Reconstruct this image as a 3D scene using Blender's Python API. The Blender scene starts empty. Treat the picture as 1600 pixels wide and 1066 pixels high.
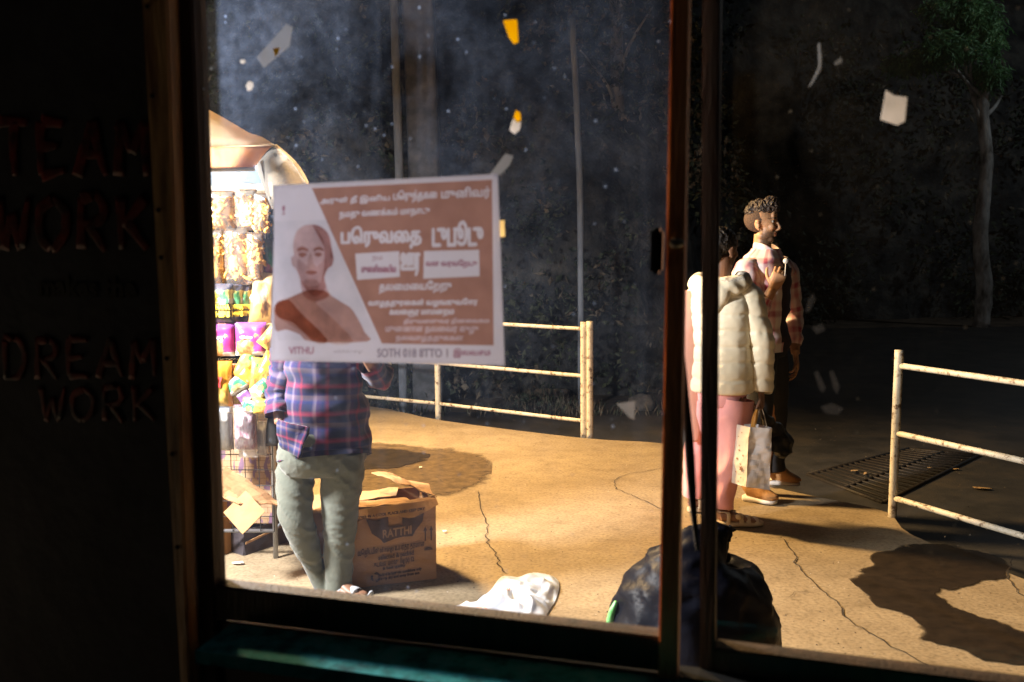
import bpy, bmesh, math, random
from mathutils import Vector, Matrix, noise
V = Vector
R = math.radians
random.seed(7)
S = bpy.context.scene
COL = S.collection

# ---------------------------------------------------------------- camera
H, F = 1.47, 1500.0                       # eye height, focal length in photo pixels (1600 wide)
PIT = math.atan(158 / F)
cd = bpy.data.cameras.new('camera'); cam = bpy.data.objects.new('camera', cd); COL.objects.link(cam)
cam.location = (0, 0, H); cam.rotation_euler = (math.pi / 2 - PIT, 0, 0)
cd.sensor_width = 36; cd.lens = 36 * F / 1600; cd.clip_end = 400; cd.clip_start = 0.02
cd.dof.use_dof = True; cd.dof.focus_distance = 5.2; cd.dof.aperture_fstop = 4.2
S.camera = cam
# ---------------------------------------------------------------- world, lamps, exposure
w = bpy.data.worlds.new('World'); S.world = w; w.use_nodes = True
bg = w.node_tree.nodes['Background']; bg.inputs[0].default_value = (0.62, 0.72, 1.0, 1); bg.inputs[1].default_value = 0.0035
def lamp(name, loc, power, color, size):
    l = bpy.data.lights.new(name, 'POINT'); l.energy = power; l.color = color; l.shadow_soft_size = size
    o = bpy.data.objects.new(name, l); o.location = loc; COL.objects.link(o); return o
lamp('stall_lamp', (-2.10, 3.28, 1.64), 960, (1.0, 0.97, 0.95), 0.16)
sl_ = lamp('street_lamp', (-2.7, 6.7, 3.9), 4200, (1.0, 0.65, 0.28), 0.30)
sl_.data.type = 'SPOT'; sl_.data.spot_size = R(92); sl_.data.spot_blend = 0.9
sl_.rotation_euler = (V((0.0, 5.0, 0)) - V(sl_.location)).to_track_quat('-Z', 'Y').to_euler()
lamp('far_street_lamp', (11.6, 15.6, 7.2), 170, (0.80, 0.92, 1.0), 0.15)
S.view_settings.view_transform = 'Standard'; S.view_settings.look = 'None'
S.view_settings.exposure = 0; S.view_settings.gamma = 1
S.cycles.use_denoising = True; S.cycles.max_bounces = 8; S.cycles.transparent_max_bounces = 24
S.cycles.sample_clamp_indirect = 4

# ---------------------------------------------------------------- pixel -> world
cp, sp = math.cos(PIT), math.sin(PIT)
def ray(px, py):
    dx, dy = (px - 800) / F, (533 - py) / F
    return V((dx, cp + sp * dy, -sp + cp * dy))
def atY(px, py, Y):
    d = ray(px, py); return V((0, 0, H)) + d * (Y / d.y)
def gnd(px, py, z=0.0):
    d = ray(px, py); return V((0, 0, H)) + d * ((z - H) / d.z)
def fbm(p, o=4):
    return noise.fractal(p, 1.0, 2.0, o)

# ---------------------------------------------------------------- materials
def newmat(name):
    m = bpy.data.materials.new(name); m.use_nodes = True
    nt = m.node_tree; return m, nt, nt.nodes['Principled BSDF']
def N(nt, t, **k):
    n = nt.nodes.new(t)
    for a, b in k.items():
        if a.startswith('i_'):
            n.inputs[int(a[2:]) if a[2:].isdigit() else a[2:].replace('_', ' ')].default_value = b
        else: setattr(n, a, b)
    return n
def ramp(nt, fac, stops, interp='LINEAR'):
    r = nt.nodes.new('ShaderNodeValToRGB'); e = r.color_ramp; e.interpolation = interp
    while len(e.elements) < len(stops): e.elements.new(0.5)
    for el, (p, c) in zip(e.elements, stops):
        el.position = p; el.color = (*c, 1) if len(c) == 3 else c
    nt.links.new(fac, r.inputs[0]); return r.outputs[0]
def mat(name, c1, c2=None, scale=8, rough=0.7, bump=0.0, bscale=None, metal=0.0, spec=0.5, det=6, stretch=None, trans=0.0, coat=0.0, lo=0.35, hi=0.65, sheen=0.0, bdist=0.01, c3=None):
    m, nt, b = newmat(name)
    tc = N(nt, 'ShaderNodeTexCoord'); mp = N(nt, 'ShaderNodeMapping'); nt.links.new(tc.outputs['Object'], mp.inputs[0])
    if stretch: mp.inputs['Scale'].default_value = stretch
    c2 = c2 or tuple(x * 0.75 for x in c1)
    n = N(nt, 'ShaderNodeTexNoise'); n.inputs['Scale'].default_value = scale; n.inputs['Detail'].default_value = det
    n.inputs['Roughness'].default_value = 0.6
    nt.links.new(mp.outputs[0], n.inputs[0])
    st = [(lo, c2), (hi, c1)]
    if c3: st = [(lo, c2), ((lo + hi) / 2, c1), (hi, c3)]
    col = ramp(nt, n.outputs[0], st)
    nt.links.new(col, b.inputs['Base Color'])
    b.inputs['Roughness'].default_value = rough; b.inputs['Metallic'].default_value = metal
    b.inputs['Specular IOR Level'].default_value = spec
    if sheen: b.inputs['Sheen Weight'].default_value = sheen
    if coat: b.inputs['Coat Weight'].default_value = coat
    if bump:
        n2 = N(nt, 'ShaderNodeTexNoise'); n2.inputs['Scale'].default_value = bscale or scale * 6; n2.inputs['Detail'].default_value = 8
        nt.links.new(mp.outputs[0], n2.inputs[0])
        bp = N(nt, 'ShaderNodeBump'); bp.inputs['Strength'].default_value = bump; bp.inputs['Distance'].default_value = bdist
        nt.links.new(n2.outputs[0], bp.inputs['Height']); nt.links.new(bp.outputs[0], b.inputs['Normal'])
    if trans:
        out = nt.nodes['Material Output']; t = N(nt, 'ShaderNodeBsdfTranslucent'); nt.links.new(col, t.inputs[0])
        mx = N(nt, 'ShaderNodeMixShader'); mx.inputs[0].default_value = trans
        nt.links.new(b.outputs[0], mx.inputs[1]); nt.links.new(t.outputs[0], mx.inputs[2]); nt.links.new(mx.outputs[0], out.inputs[0])
    return m
def film(name, col=(1, 1, 1), milky=0.15, rough=0.15, gl=0.25):
    m, nt, b = newmat(name); out = nt.nodes['Material Output']
    t = N(nt, 'ShaderNodeBsdfTransparent'); t.inputs[0].default_value = (*col, 1)
    g = N(nt, 'ShaderNodeBsdfGlossy'); g.inputs['Roughness'].default_value = rough
    d = N(nt, 'ShaderNodeBsdfDiffuse'); d.inputs[0].default_value = (*[c * .85 for c in col], 1)
    tl = N(nt, 'ShaderNodeBsdfTranslucent'); tl.inputs[0].default_value = (*[c * .85 for c in col], 1)
    a = N(nt, 'ShaderNodeMixShader'); a.inputs[0].default_value = 0.5
    nt.links.new(d.outputs[0], a.inputs[1]); nt.links.new(tl.outputs[0], a.inputs[2])
    m1 = N(nt, 'ShaderNodeMixShader'); m1.inputs[0].default_value = milky
    nt.links.new(t.outputs[0], m1.inputs[1]); nt.links.new(a.outputs[0], m1.inputs[2])
    fr = N(nt, 'ShaderNodeFresnel'); fr.inputs[0].default_value = 1.45
    mu = N(nt, 'ShaderNodeMath', operation='MULTIPLY'); mu.inputs[1].default_value = gl * 4; mu.use_clamp = True
    nt.links.new(fr.outputs[0], mu.inputs[0])
    m2 = N(nt, 'ShaderNodeMixShader'); nt.links.new(mu.outputs[0], m2.inputs[0])
    nt.links.new(m1.outputs[0], m2.inputs[1]); nt.links.new(g.outputs[0], m2.inputs[2]); nt.links.new(m2.outputs[0], out.inputs[0])
    return m
def plaid(name, base, bands_u, bands_v, pu, pv, rough=0.85):
    m, nt, b = newmat(name)
    uv = N(nt, 'ShaderNodeUVMap'); sx = N(nt, 'ShaderNodeSeparateXYZ'); nt.links.new(uv.outputs[0], sx.inputs[0])
    cols = []
    for k, (bd, p) in enumerate(((bands_u, pu), (bands_v, pv))):
        d = N(nt, 'ShaderNodeMath', operation='DIVIDE'); d.inputs[1].default_value = p; nt.links.new(sx.outputs[k], d.inputs[0])
        f = N(nt, 'ShaderNodeMath', operation='FRACT'); nt.links.new(d.outputs[0], f.inputs[0])
        cols.append(ramp(nt, f.outputs[0], bd))
    mx = N(nt, 'ShaderNodeMixRGB'); mx.inputs[0].default_value = 0.5
    nt.links.new(cols[0], mx.inputs[1]); nt.links.new(cols[1], mx.inputs[2]); nt.links.new(mx.outputs[0], b.inputs['Base Color'])
    b.inputs['Roughness'].default_value = rough; b.inputs['Sheen Weight'].default_value = 0.2; b.inputs['Specular IOR Level'].default_value = .2
    return m

# ---------------------------------------------------------------- object helpers
def link(o, parent=None):
    COL.objects.link(o)
    if parent: o.parent = parent
    return o
def fin(name, bm, m, parent=None, smooth=True, origin=None):
    me = bpy.data.meshes.new(name)
    if origin is not None: bmesh.ops.translate(bm, verts=bm.verts, vec=-V(origin))
    bm.normal_update(); bm.to_mesh(me); bm.free()
    for x in (m if isinstance(m, (list, tuple)) else [m]): me.materials.append(x)
    if smooth:
        me.polygons.foreach_set('use_smooth', [True] * len(me.polygons))
    o = bpy.data.objects.new(name, me); link(o, parent)
    if origin is not None: o.location = origin
    return o
def tag(o, label, cat, group=None):
    o['label'] = label; o['category'] = cat
    if group: o['group'] = group
    return o
def struct(o, kind='structure'): o['kind'] = kind; return o
def thing(name, label, cat, loc=(0, 0, 0), rz=0, group=None):
    e = bpy.data.objects.new(name, None); e.empty_display_size = .1; link(e); e.location = loc; e.rotation_euler = (0, 0, rz)
    return tag(e, label, cat, group)
def B(): return bmesh.new()
def box(bm, c, s, M=None, bev=0.0):
    r = bmesh.ops.create_cube(bm, size=1.0); vs = r['verts']
    bmesh.ops.scale(bm, verts=vs, vec=s)
    if bev:
        es = list({e for v in vs for e in v.link_edges})
        r2 = bmesh.ops.bevel(bm, geom=es, offset=bev, segments=2, affect='EDGES'); vs = r2['verts']
        vs = list({v for f in r2['faces'] for v in f.verts} | set(v for v in vs))
    T = Matrix.Translation(c)
    bmesh.ops.transform(bm, matrix=(M @ T if M else T), verts=vs)
    return vs
def ell(bm, c, r, rot=None, u=20, v=14):
    q = bmesh.ops.create_uvsphere(bm, u_segments=u, v_segments=v, radius=1.0)
    M = Matrix.Translation(c) @ (rot.to_4x4() if rot else Matrix.Identity(4)) @ Matrix.Diagonal((*r, 1))
    bmesh.ops.transform(bm, matrix=M, verts=q['verts']); return q['verts']
def cr(a, b, c, d, t):
    return 0.5 * ((2 * b) + (c - a) * t + (2 * a - 5 * b + 4 * c - d) * t * t + (3 * b - a - 3 * c + d) * t ** 3)
def interp(L, sub):
    out = []
    n = len(L)
    for i in range(n - 1):
        a, b, c, d = L[max(i - 1, 0)], L[i], L[i + 1], L[min(i + 2, n - 1)]
        for k in range(sub): out.append(cr(a, b, c, d, k / sub))
    out.append(L[-1]); return out
def tube(bm, pts, rad, ref=(0, 1, 0), seg=20, sub=5, cap=True, uv0=(0, 0), power=2.0, fold=None):
    """loft along pts; rad = r or (r_along_ref, r_other); writes UV in metres; fold(p, t, ang) -> extra radius"""
    P = interp([V(p) for p in pts], sub)
    RR = interp([V((r, r)) if not isinstance(r, (tuple, list)) else V(r) for r in rad], sub)
    uvl = bm.loops.layers.uv.verify(); ref = V(ref); rings = []; L = [0]
    n = len(P)
    for i in range(1, n): L.append(L[-1] + (P[i] - P[i - 1]).length)
    tot = L[-1] or 1
    for i in range(n):
        t = (P[min(i + 1, n - 1)] - P[max(i - 1, 0)]).normalized()
        s = (ref - t * ref.dot(t)); s = s.normalized() if s.length > 1e-4 else V((1, 0, 0))
        q = t.cross(s).normalized(); ring = []
        for k in range(seg):
            a = 2 * math.pi * k / seg; ca, sa = math.cos(a), math.sin(a)
            e = 2 / power
            cx = math.copysign(abs(ca) ** e, ca); sy = math.copysign(abs(sa) ** e, sa)
            off = s * (cx * RR[i].x) + q * (sy * RR[i].y)
            if fold:
                off = off * (1 + fold(P[i] + off, L[i] / tot, a) / max(off.length, .005))
            ring.append(bm.verts.new(P[i] + off))
        rings.append(ring)
    circ = math.pi * (max(r.x for r in RR) + max(r.y for r in RR))
    fs = []
    for i in range(n - 1):
        for k in range(seg):
            k2 = (k + 1) % seg
            f = bm.faces.new((rings[i][k], rings[i][k2], rings[i + 1][k2], rings[i + 1][k])); fs.append(f)
            us = (k / seg, (k + 1) / seg, (k + 1) / seg, k / seg); vsx = (L[i], L[i], L[i + 1], L[i + 1])
            for lp, u, v_ in zip(f.loops, us, vsx): lp[uvl].uv = (uv0[0] + u * circ, uv0[1] + v_)
    if cap:
        for ring, rv in ((rings[0], True), (rings[-1], False)):
            c = bm.verts.new(sum((v.co for v in ring), V()) / seg)
            for k in range(seg):
                a, b_ = ring[k], ring[(k + 1) % seg]
                bm.faces.new((b_, a, c) if rv else (a, b_, c))
    return rings
def rod(bm, a, b, r, seg=10, cap=True):
    tube(bm, [a, b], [r, r], ref=(0.31, 0.9, 0.2) if abs((V(b) - V(a)).normalized().y) < .9 else (1, 0, .1), seg=seg, sub=1, cap=cap)
def panel(bm, P, th=0.004, nx=1, ny=1, wob=0.0, seed=0, curve=None, uvm=1.0):
    """board through four corners (a b c d), thickness th, optionally subdivided and uneven"""
    a, b, c, d = [V(p) for p in P]; nrm = (b - a).cross(d - a).normalized(); g = [[], []]
    uvl = bm.loops.layers.uv.verify()
    for side in (0, 1):
        for j in range(ny + 1):
            row = []
            for i in range(nx + 1):
                u, v = i / nx, j / ny
                p = (a * (1 - u) + b * u) * (1 - v) + (d * (1 - u) + c * u) * v
                o = wob * fbm(p * 9 + V((seed, 0, 0)), 3) if wob else 0
                if curve: o += curve(u, v)
                row.append(bm.verts.new(p + nrm * (o + (side - .5) * th)))
            g[side].append(row)
    for j in range(ny):
        for i in range(nx):
            for side in (0, 1):
                q = (g[side][j][i], g[side][j][i + 1], g[side][j + 1][i + 1], g[side][j + 1][i])
                f = bm.faces.new(q if side else q[::-1])
                uvs = ((i / nx, j / ny), ((i + 1) / nx, j / ny), ((i + 1) / nx, (j + 1) / ny), (i / nx, (j + 1) / ny))
                for lp, uv in zip(f.loops, uvs if side else uvs[::-1]): lp[uvl].uv = (uv[0] * uvm, uv[1] * uvm)
    def rim(l0, l1):
        for k in range(len(l0) - 1): bm.faces.new((l0[k], l0[k + 1], l1[k + 1], l1[k]))
    rim(g[0][0], g[1][0]); rim(g[1][-1], g[0][-1]); rim([r[0] for r in g[1]], [r[0] for r in g[0]]); rim([r[-1] for r in g[0]], [r[-1] for r in g[1]])
def remesh(o, voxel, smooth=2, fac=0.5):
    md = o.modifiers.new('r', 'REMESH'); md.mode = 'VOXEL'; md.voxel_size = voxel
    if smooth:
        s = o.modifiers.new('s', 'SMOOTH'); s.iterations = smooth; s.factor = fac
    dg = bpy.context.evaluated_depsgraph_get(); me = bpy.data.meshes.new_from_object(o.evaluated_get(dg))
    o.modifiers.clear(); mats = list(o.data.materials); o.data = me
    if not len(me.materials):
        for m in mats: me.materials.append(m)
    me.polygons.foreach_set('use_smooth', [True] * len(me.polygons)); return o
def text(name, s, size, origin, xd, yd, m, parent=None, thick=0.0005, align='CENTER', bold=0.0, squeeze=1.0, width=None):
    cu = bpy.data.curves.new(name, 'FONT'); cu.body = s; cu.size = size; cu.align_x = align; cu.align_y = 'CENTER'
    cu.offset = bold; cu.extrude = thick; cu.resolution_u = 3
    o = bpy.data.objects.new(name, cu); COL.objects.link(o)
    dg = bpy.context.evaluated_depsgraph_get(); me = bpy.data.meshes.new_from_object(o.evaluated_get(dg))
    bpy.data.objects.remove(o); me.materials.clear(); me.materials.append(m)
    if width and len(me.vertices):
        x = [v.co.x for v in me.vertices]; squeeze = width / max(1e-5, max(x) - min(x))
    xd, yd = V(xd).normalized(), V(yd).normalized(); zd = xd.cross(yd).normalized()
    M = Matrix((( *xd, 0), (*yd, 0), (*zd, 0), (0, 0, 0, 1))).transposed(); M = Matrix.Translation(V(origin)) @ M @ Matrix.Diagonal((squeeze, 1, 1, 1))
    me.transform(M)
    o = bpy.data.objects.new(name, me); return link(o, parent)
def poly(bm, pts, th=0.0):
    vs = [bm.verts.new(p) for p in pts]; return bm.faces.new(vs)
def flat(name, pts, z, m, th=0.0, sub=0, jit=0.0, seed=0):
    """horizontal patch through ground points, edges roughened"""
    bm = B(); P = [V((p.x, p.y, 0)) for p in pts]; out = []
    for i in range(len(P)):
        a, b = P[i], P[(i + 1) % len(P)]
        for k in range(max(1, sub)):
            q = a.lerp(b, k / max(1, sub))
            if jit: q = q + V((fbm(q * 5 + V((seed, 0, 0)), 5), fbm(q * 5 + V((0, 9 + seed, 0)), 5), 0)) * jit
            q.z = z; out.append(q)
    f = poly(bm, out); bmesh.ops.recalc_face_normals(bm, faces=bm.faces)
    if f.normal.z < 0: f.normal_flip()
    if th: 
        r = bmesh.ops.extrude_face_region(bm, geom=[f]); bmesh.ops.translate(bm, vec=(0, 0, -th), verts=[v for v in r['geom'] if isinstance(v, bmesh.types.BMVert)])
        bmesh.ops.recalc_face_normals(bm, faces=bm.faces)
    bmesh.ops.triangulate(bm, faces=[x for x in bm.faces if len(x.verts) > 4])
    return fin(name, bm, m, smooth=False)

# ================================================================ SETTING
# ground, pavement, road
def concrete():
    m, nt, b = newmat('worn_concrete')
    tc = N(nt, 'ShaderNodeTexCoord')
    n1 = N(nt, 'ShaderNodeTexNoise'); n1.inputs['Scale'].default_value = 1.1; n1.inputs['Detail'].default_value = 8; n1.inputs['Roughness'].default_value = .65; n1.inputs['Distortion'].default_value = .4
    mp = N(nt, 'ShaderNodeMapping'); mp.inputs['Scale'].default_value = (1, 1.4, 1); nt.links.new(tc.outputs['Object'], mp.inputs[0]); nt.links.new(mp.outputs[0], n1.inputs[0])
    n2 = N(nt, 'ShaderNodeTexNoise'); n2.inputs['Scale'].default_value = 60; n2.inputs['Detail'].default_value = 6; nt.links.new(tc.outputs['Object'], n2.inputs[0])
    n3 = N(nt, 'ShaderNodeTexNoise'); n3.inputs['Scale'].default_value = 7; n3.inputs['Detail'].default_value = 8; n3.inputs['Roughness'].default_value = .7; nt.links.new(tc.outputs['Object'], n3.inputs[0])
    c = ramp(nt, n1.outputs[0], [(.30, (.22, .165, .098)), (.46, (.275, .21, .13)), (.62, (.32, .25, .16))])
    c3 = ramp(nt, n3.outputs[0], [(.28, (.62, .60, .56)), (.42, (.90, .89, .88)), (.55, (1.0, 1.0, 1.0)), (.72, (1.12, 1.12, 1.10))])
    c2 = ramp(nt, n2.outputs[0], [(.30, (.68, .68, .68)), (.5, (1, 1, 1)), (.72, (1.16, 1.16, 1.16))])
    m1 = N(nt, 'ShaderNodeMixRGB', blend_type='MULTIPLY'); m1.inputs[0].default_value = 1; nt.links.new(c, m1.inputs[1]); nt.links.new(c3, m1.inputs[2])
    m2 = N(nt, 'ShaderNodeMixRGB', blend_type='MULTIPLY'); m2.inputs[0].default_value = 1; nt.links.new(m1.outputs[0], m2.inputs[1]); nt.links.new(c2, m2.inputs[2])
    nt.links.new(m2.outputs[0], b.inputs['Base Color'])
    b.inputs['Roughness'].default_value = .75; b.inputs['Specular IOR Level'].default_value = .3
    ad = N(nt, 'ShaderNodeMath', operation='MULTIPLY_ADD'); ad.inputs[1].default_value = .12; nt.links.new(n2.outputs[0], ad.inputs[0]); nt.links.new(n3.outputs[0], ad.inputs[2])
    bp = N(nt, 'ShaderNodeBump'); bp.inputs['Strength'].default_value = .5; bp.inputs['Distance'].default_value = .012
    nt.links.new(ad.outputs[0], bp.inputs['Height']); nt.links.new(bp.outputs[0], b.inputs['Normal'])
    return m
M_conc = concrete()
M_road = mat('asphalt', (.030, .028, .028), (.016, .015, .015), scale=3, rough=.6, bump=.5, bscale=90, c3=(.05, .042, .035))
M_dirt = mat('dirt', (.09, .06, .04), (.035, .028, .02), scale=3, rough=.95, bump=.8, bscale=30, c3=(.14, .10, .065))
M_wet = mat('wet_concrete', (.022, .014, .008), (.010, .007, .005), scale=5, spec=.12, rough=.6, bump=.25, bscale=60)
M_crack = mat('crack_dark', (.035, .022, .012), rough=1)
M_curb = mat('kerb', (.2, .15, .1), (.1, .075, .05), scale=5, rough=.9, bump=.5)

g = B(); bmesh.ops.create_grid(g, x_segments=8, y_segments=8, size=150); bmesh.ops.translate(g, verts=g.verts, vec=(0, 60, -.16))
struct(fin('ground', g, M_dirt, smooth=False))
edge = [(-700, 590), (300, 606), (570, 634), (690, 657), (905, 684), (1035, 693), (1110, 714), (1180, 742), (1215, 762), (1290, 779), (1385, 800), (1425, 836), (1600, 905), (1760, 975), (2100, 1150)]
E = [gnd(*p) for p in edge]
pave = [V((e.x, e.y, 0)) for e in interp(E, 4)] + [V((3.2, .9, 0)), V((-6, .9, 0))]
struct(flat('pavement', pave, 0, M_conc, th=.155))
road = [V((-14, 8.6, 0)), V((-2, 8.9, 0)), V((1.6, 9.1, 0)), V((3.0, 11.5, 0)), V((4.0, 17.6, 0)), V((30, 19.5, 0)), V((30, -2, 0)), V((3.3, -2, 0)), V((3.0, 3.0, 0)), V((2.0, 4.8, 0)), V((.5, 6.4, 0)), V((-14, 8.2, 0))]
struct(flat('road', road, -.155, M_road))
# a low kerb line right behind the left railing and concrete lip round the drain
bm = B()
pk = [gnd(560, 640), gnd(690, 662), gnd(905, 690), gnd(1040, 700)]
tube(bm, [p + V((.02, .22, -.10)) for p in pk], [(.045, .07)] * 4, ref=(0, 0, 1), seg=10, sub=4, power=5)
tag(fin('kerb', bm, M_curb), 'low worn concrete kerb running behind the left railing', 'kerb')
# cracks
def crack(pts, wd, z=.0045, seed=0):
    P = [gnd(*p) for p in pts]; Q = interp(P, 7); bm = B(); prev = None
    for i, p in enumerate(Q):
        d = (Q[min(i + 1, len(Q) - 1)] - Q[max(i - 1, 0)]).normalized(); s = V((-d.y, d.x, 0))
        j = s * .016 * fbm(p * 22 + V((seed, 0, 0)), 4); ww = wd * (.45 + .9 * abs(noise.noise(p * 15))) * (1 if 0 < i < len(Q) - 1 else .1)
        a, b_ = p + j + s * ww, p + j - s * ww; a.z = b_.z = z
        c = (bm.verts.new(a), bm.verts.new(b_))
        if prev: bm.faces.new((prev[0], prev[1], c[1], c[0]))
        prev = c
    bmesh.ops.recalc_face_normals(bm, faces=bm.faces)
    struct(fin('pavement_crack', bm, M_crack, smooth=False))
crack([(748, 768), (752, 795), (760, 818), (762, 845), (775, 868), (778, 880), (788, 897)], .0042, seed=1)
crack([(680, 745), (705, 760), (748, 768)], .002, seed=8)
crack([(1035, 733), (985, 741), (962, 750), (962, 763), (985, 774), (1010, 785), (1040, 800)], .0034, seed=2)
crack([(1222, 842), (1243, 868), (1246, 885), (1275, 915), (1310, 945), (1325, 970), (1365, 993), (1420, 1025), (1470, 1050), (1560, 1090)], .0042, seed=3)
crack([(1584, 868), (1575, 900), (1600, 935)], .004, seed=4)
crack([(1185, 838), (1222, 842)], .002, seed=5)
crack([(1230, 935), (1245, 927), (1268, 925)], .002, seed=6)
# wet stain, then a cast shadow painted on the pavement
wet = [(1335, 905), (1350, 895), (1343, 889), (1362, 880), (1358, 872), (1378, 864), (1402, 858), (1430, 851), (1500, 854), (1545, 868), (1575, 880), (1583, 893), (1560, 905), (1535, 906), (1520, 915), (1500, 916), (1478, 923), (1462, 922), (1470, 938), (1492, 952), (1530, 968), (1570, 976), (1600, 990), (1700, 1000), (1720, 1040), (1600, 1040), (1545, 1036), (1520, 1022), (1470, 1008), (1450, 1000), (1452, 985), (1425, 975), (1402, 955), (1370, 944), (1345, 925)]
def soft_stain_or_shadow(name, pts, z, c, rough, edge_w, jag, seed, step=.022):  # soft-edged ground patch, for the wet stain and the painted shadow
    P = [gnd(*p) for p in pts]; x0, x1 = min(p.x for p in P), max(p.x for p in P); y0, y1 = min(p.y for p in P), max(p.y for p in P); n_ = len(P)
    nx_, ny_ = int((x1 - x0) / step) + 1, int((y1 - y0) / step) + 1; bm = B(); al = bm.verts.layers.float.new('cover'); g_ = []
    for j in range(ny_ + 1):
        row = []
        for i in range(nx_ + 1):
            x, y = x0 + (x1 - x0) * i / nx_, y0 + (y1 - y0) * j / ny_; q_ = V((x, y, 0)) + V((fbm(V((x * 6, y * 6, seed)), 4), fbm(V((x * 6, y * 6, seed + 9)), 4), 0)) * jag
            ins = False; dm = 9
            for k in range(n_):
                a, b_ = P[k], P[(k + 1) % n_]
                if (a.y > q_.y) != (b_.y > q_.y) and q_.x < (b_.x - a.x) * (q_.y - a.y) / (b_.y - a.y) + a.x: ins = not ins
                ab = V((b_.x - a.x, b_.y - a.y)); t_ = max(0, min(1, ((q_.x - a.x) * ab.x + (q_.y - a.y) * ab.y) / max(1e-9, ab.length_squared))); dm = min(dm, math.hypot(q_.x - a.x - ab.x * t_, q_.y - a.y - ab.y * t_))
            v = bm.verts.new((x, y, z)); v[al] = max(0, min(1, .5 + (dm if ins else -dm) / edge_w)); row.append(v)
        g_.append(row)
    for j in range(ny_):
        for i in range(nx_):
            q_ = (g_[j][i], g_[j][i + 1], g_[j + 1][i + 1], g_[j + 1][i])
            if max(v[al] for v in q_) > 0: bm.faces.new(q_)
    bmesh.ops.delete(bm, geom=[v for v in bm.verts if not v.link_faces], context='VERTS')
    m, nt, b = newmat(name); out = nt.nodes['Material Output']; at = N(nt, 'ShaderNodeAttribute'); at.attribute_name = 'cover'; tc = N(nt, 'ShaderNodeTexCoord')
    n1 = N(nt, 'ShaderNodeTexNoise'); n1.inputs['Scale'].default_value = 14; n1.inputs['Detail'].default_value = 8; n1.inputs['Roughness'].default_value = .7; nt.links.new(tc.outputs['Object'], n1.inputs[0])
    ad = N(nt, 'ShaderNodeMath', operation='MULTIPLY_ADD'); ad.inputs[1].default_value = .7; nt.links.new(n1.outputs[0], ad.inputs[0]); nt.links.new(at.outputs['Fac'], ad.inputs[2])
    f_ = ramp(nt, ad.outputs[0], [(.62, (0,) * 3), (.92, (.93,) * 3)]); tr = N(nt, 'ShaderNodeBsdfTransparent'); mx = N(nt, 'ShaderNodeMixShader')
    nt.links.new(ramp(nt, n1.outputs[0], [(.35, tuple(x * .55 for x in c)), (.65, tuple(x * 1.4 for x in c))]), b.inputs['Base Color']); b.inputs['Roughness'].default_value = rough; b.inputs['Specular IOR Level'].default_value = .15
    nt.links.new(f_, mx.inputs[0]); nt.links.new(tr.outputs[0], mx.inputs[1]); nt.links.new(b.outputs[0], mx.inputs[2]); nt.links.new(mx.outputs[0], out.inputs[0])
    struct(fin(name, bm, m, smooth=False))
soft_stain_or_shadow('wet_patch', wet, .004, (.020, .013, .008), .6, .05, .05, 3)
soft_stain_or_shadow('painted_shadow', [(560, 692), (640, 698), (730, 708), (760, 722), (768, 738), (745, 756), (700, 772), (650, 778), (560, 778)], .004, (.11, .075, .038), .7, .22, .06, 5, .035)  # outer part of a cast shadow, painted as a soft brown patch
soft_stain_or_shadow('painted_shadow', [(555, 702), (600, 704), (640, 706), (672, 713), (655, 722), (620, 732), (555, 737)], .008, (.022, .015, .008), .6, .14, .05, 8, .03)  # darker core of the same painted shadow
# grit scattered over the pavement
bm = B()
for k in range(700):
    p = gnd(random.uniform(330, 1600), random.uniform(650, 1080)); r_ = random.uniform(.0015, .0045)
    vs = [bm.verts.new(p + V((r_ * math.cos(a) * random.uniform(.6, 1.4), r_ * math.sin(a) * random.uniform(.6, 1.4), .0))) for a in (0, 1.6, 3.1, 4.7)]; t_ = bm.verts.new(p + V((0, 0, r_)))
    for i in range(4): f_ = bm.faces.new((vs[i], vs[(i + 1) % 4], t_)); f_.material_index = 0 if k % 3 else 1
struct(fin('grit', bm, [mat('grit_dark', (.10, .07, .05), rough=1), mat('grit_pale', (.5, .42, .33), rough=.9)], smooth=False), 'stuff')

# bank (hillside) behind the road: near on the left, far on the right
M_bank = mat('bank_earth', (.032, .033, .034), (.008, .009, .011), scale=2.2, rough=.95, bump=1.0, bscale=7, c3=(.085, .08, .07), bdist=.1)
def bank(u):  # foot of the bank along u in 0..1
    pts = [V((-16, 10.5, 0)), V((-6, 9.8, 0)), V((-1, 9.5, 0)), V((1.8, 10.0, 0)), V((3.0, 12.2, 0)), V((4.2, 18, 0)), V((9, 20, 0)), V((18, 21, 0)), V((34, 20, 0))]
    n = len(pts) - 1; i = min(int(u * n), n - 1); t = u * n - i
    return cr(pts[max(i - 1, 0)], pts[i], pts[i + 1], pts[min(i + 2, n)], t)
bm = B(); nu, nv = 180, 40; G = []
for i in range(nu + 1):
    u = i / nu; p = bank(u); d = (bank(min(u + .01, 1)) - bank(max(u - .01, 0))).normalized(); s = V((-d.y, d.x, 0)); row = []
    for j in range(nv + 1):
        v = j / nv; z = -.18 + v * 11; q = p + s * (.1 + 2.6 * v + 1.2 * v * v) + V((0, 0, z))
        q += s * (.55 * fbm(q * .55, 4)) + V((0, 0, .25 * fbm(q * .7 + V((5, 5, 5)), 3))) * (1 if j else 0)
        row.append(bm.verts.new(q))
    G.append(row)
for i in range(nu):
    for j in range(nv): bm.faces.new((G[i][j], G[i + 1][j], G[i + 1][j + 1], G[i][j + 1]))
struct(fin('hillside', bm, M_bank))
M_leafd = mat('leaf_dark', (.028, .040, .022), (.012, .02, .012), scale=3, rough=.7, c3=(.07, .075, .04))
M_leafb = mat('leaf_dry', (.10, .08, .055), (.04, .033, .025), scale=3, rough=.8, c3=(.17, .145, .11))
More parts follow.
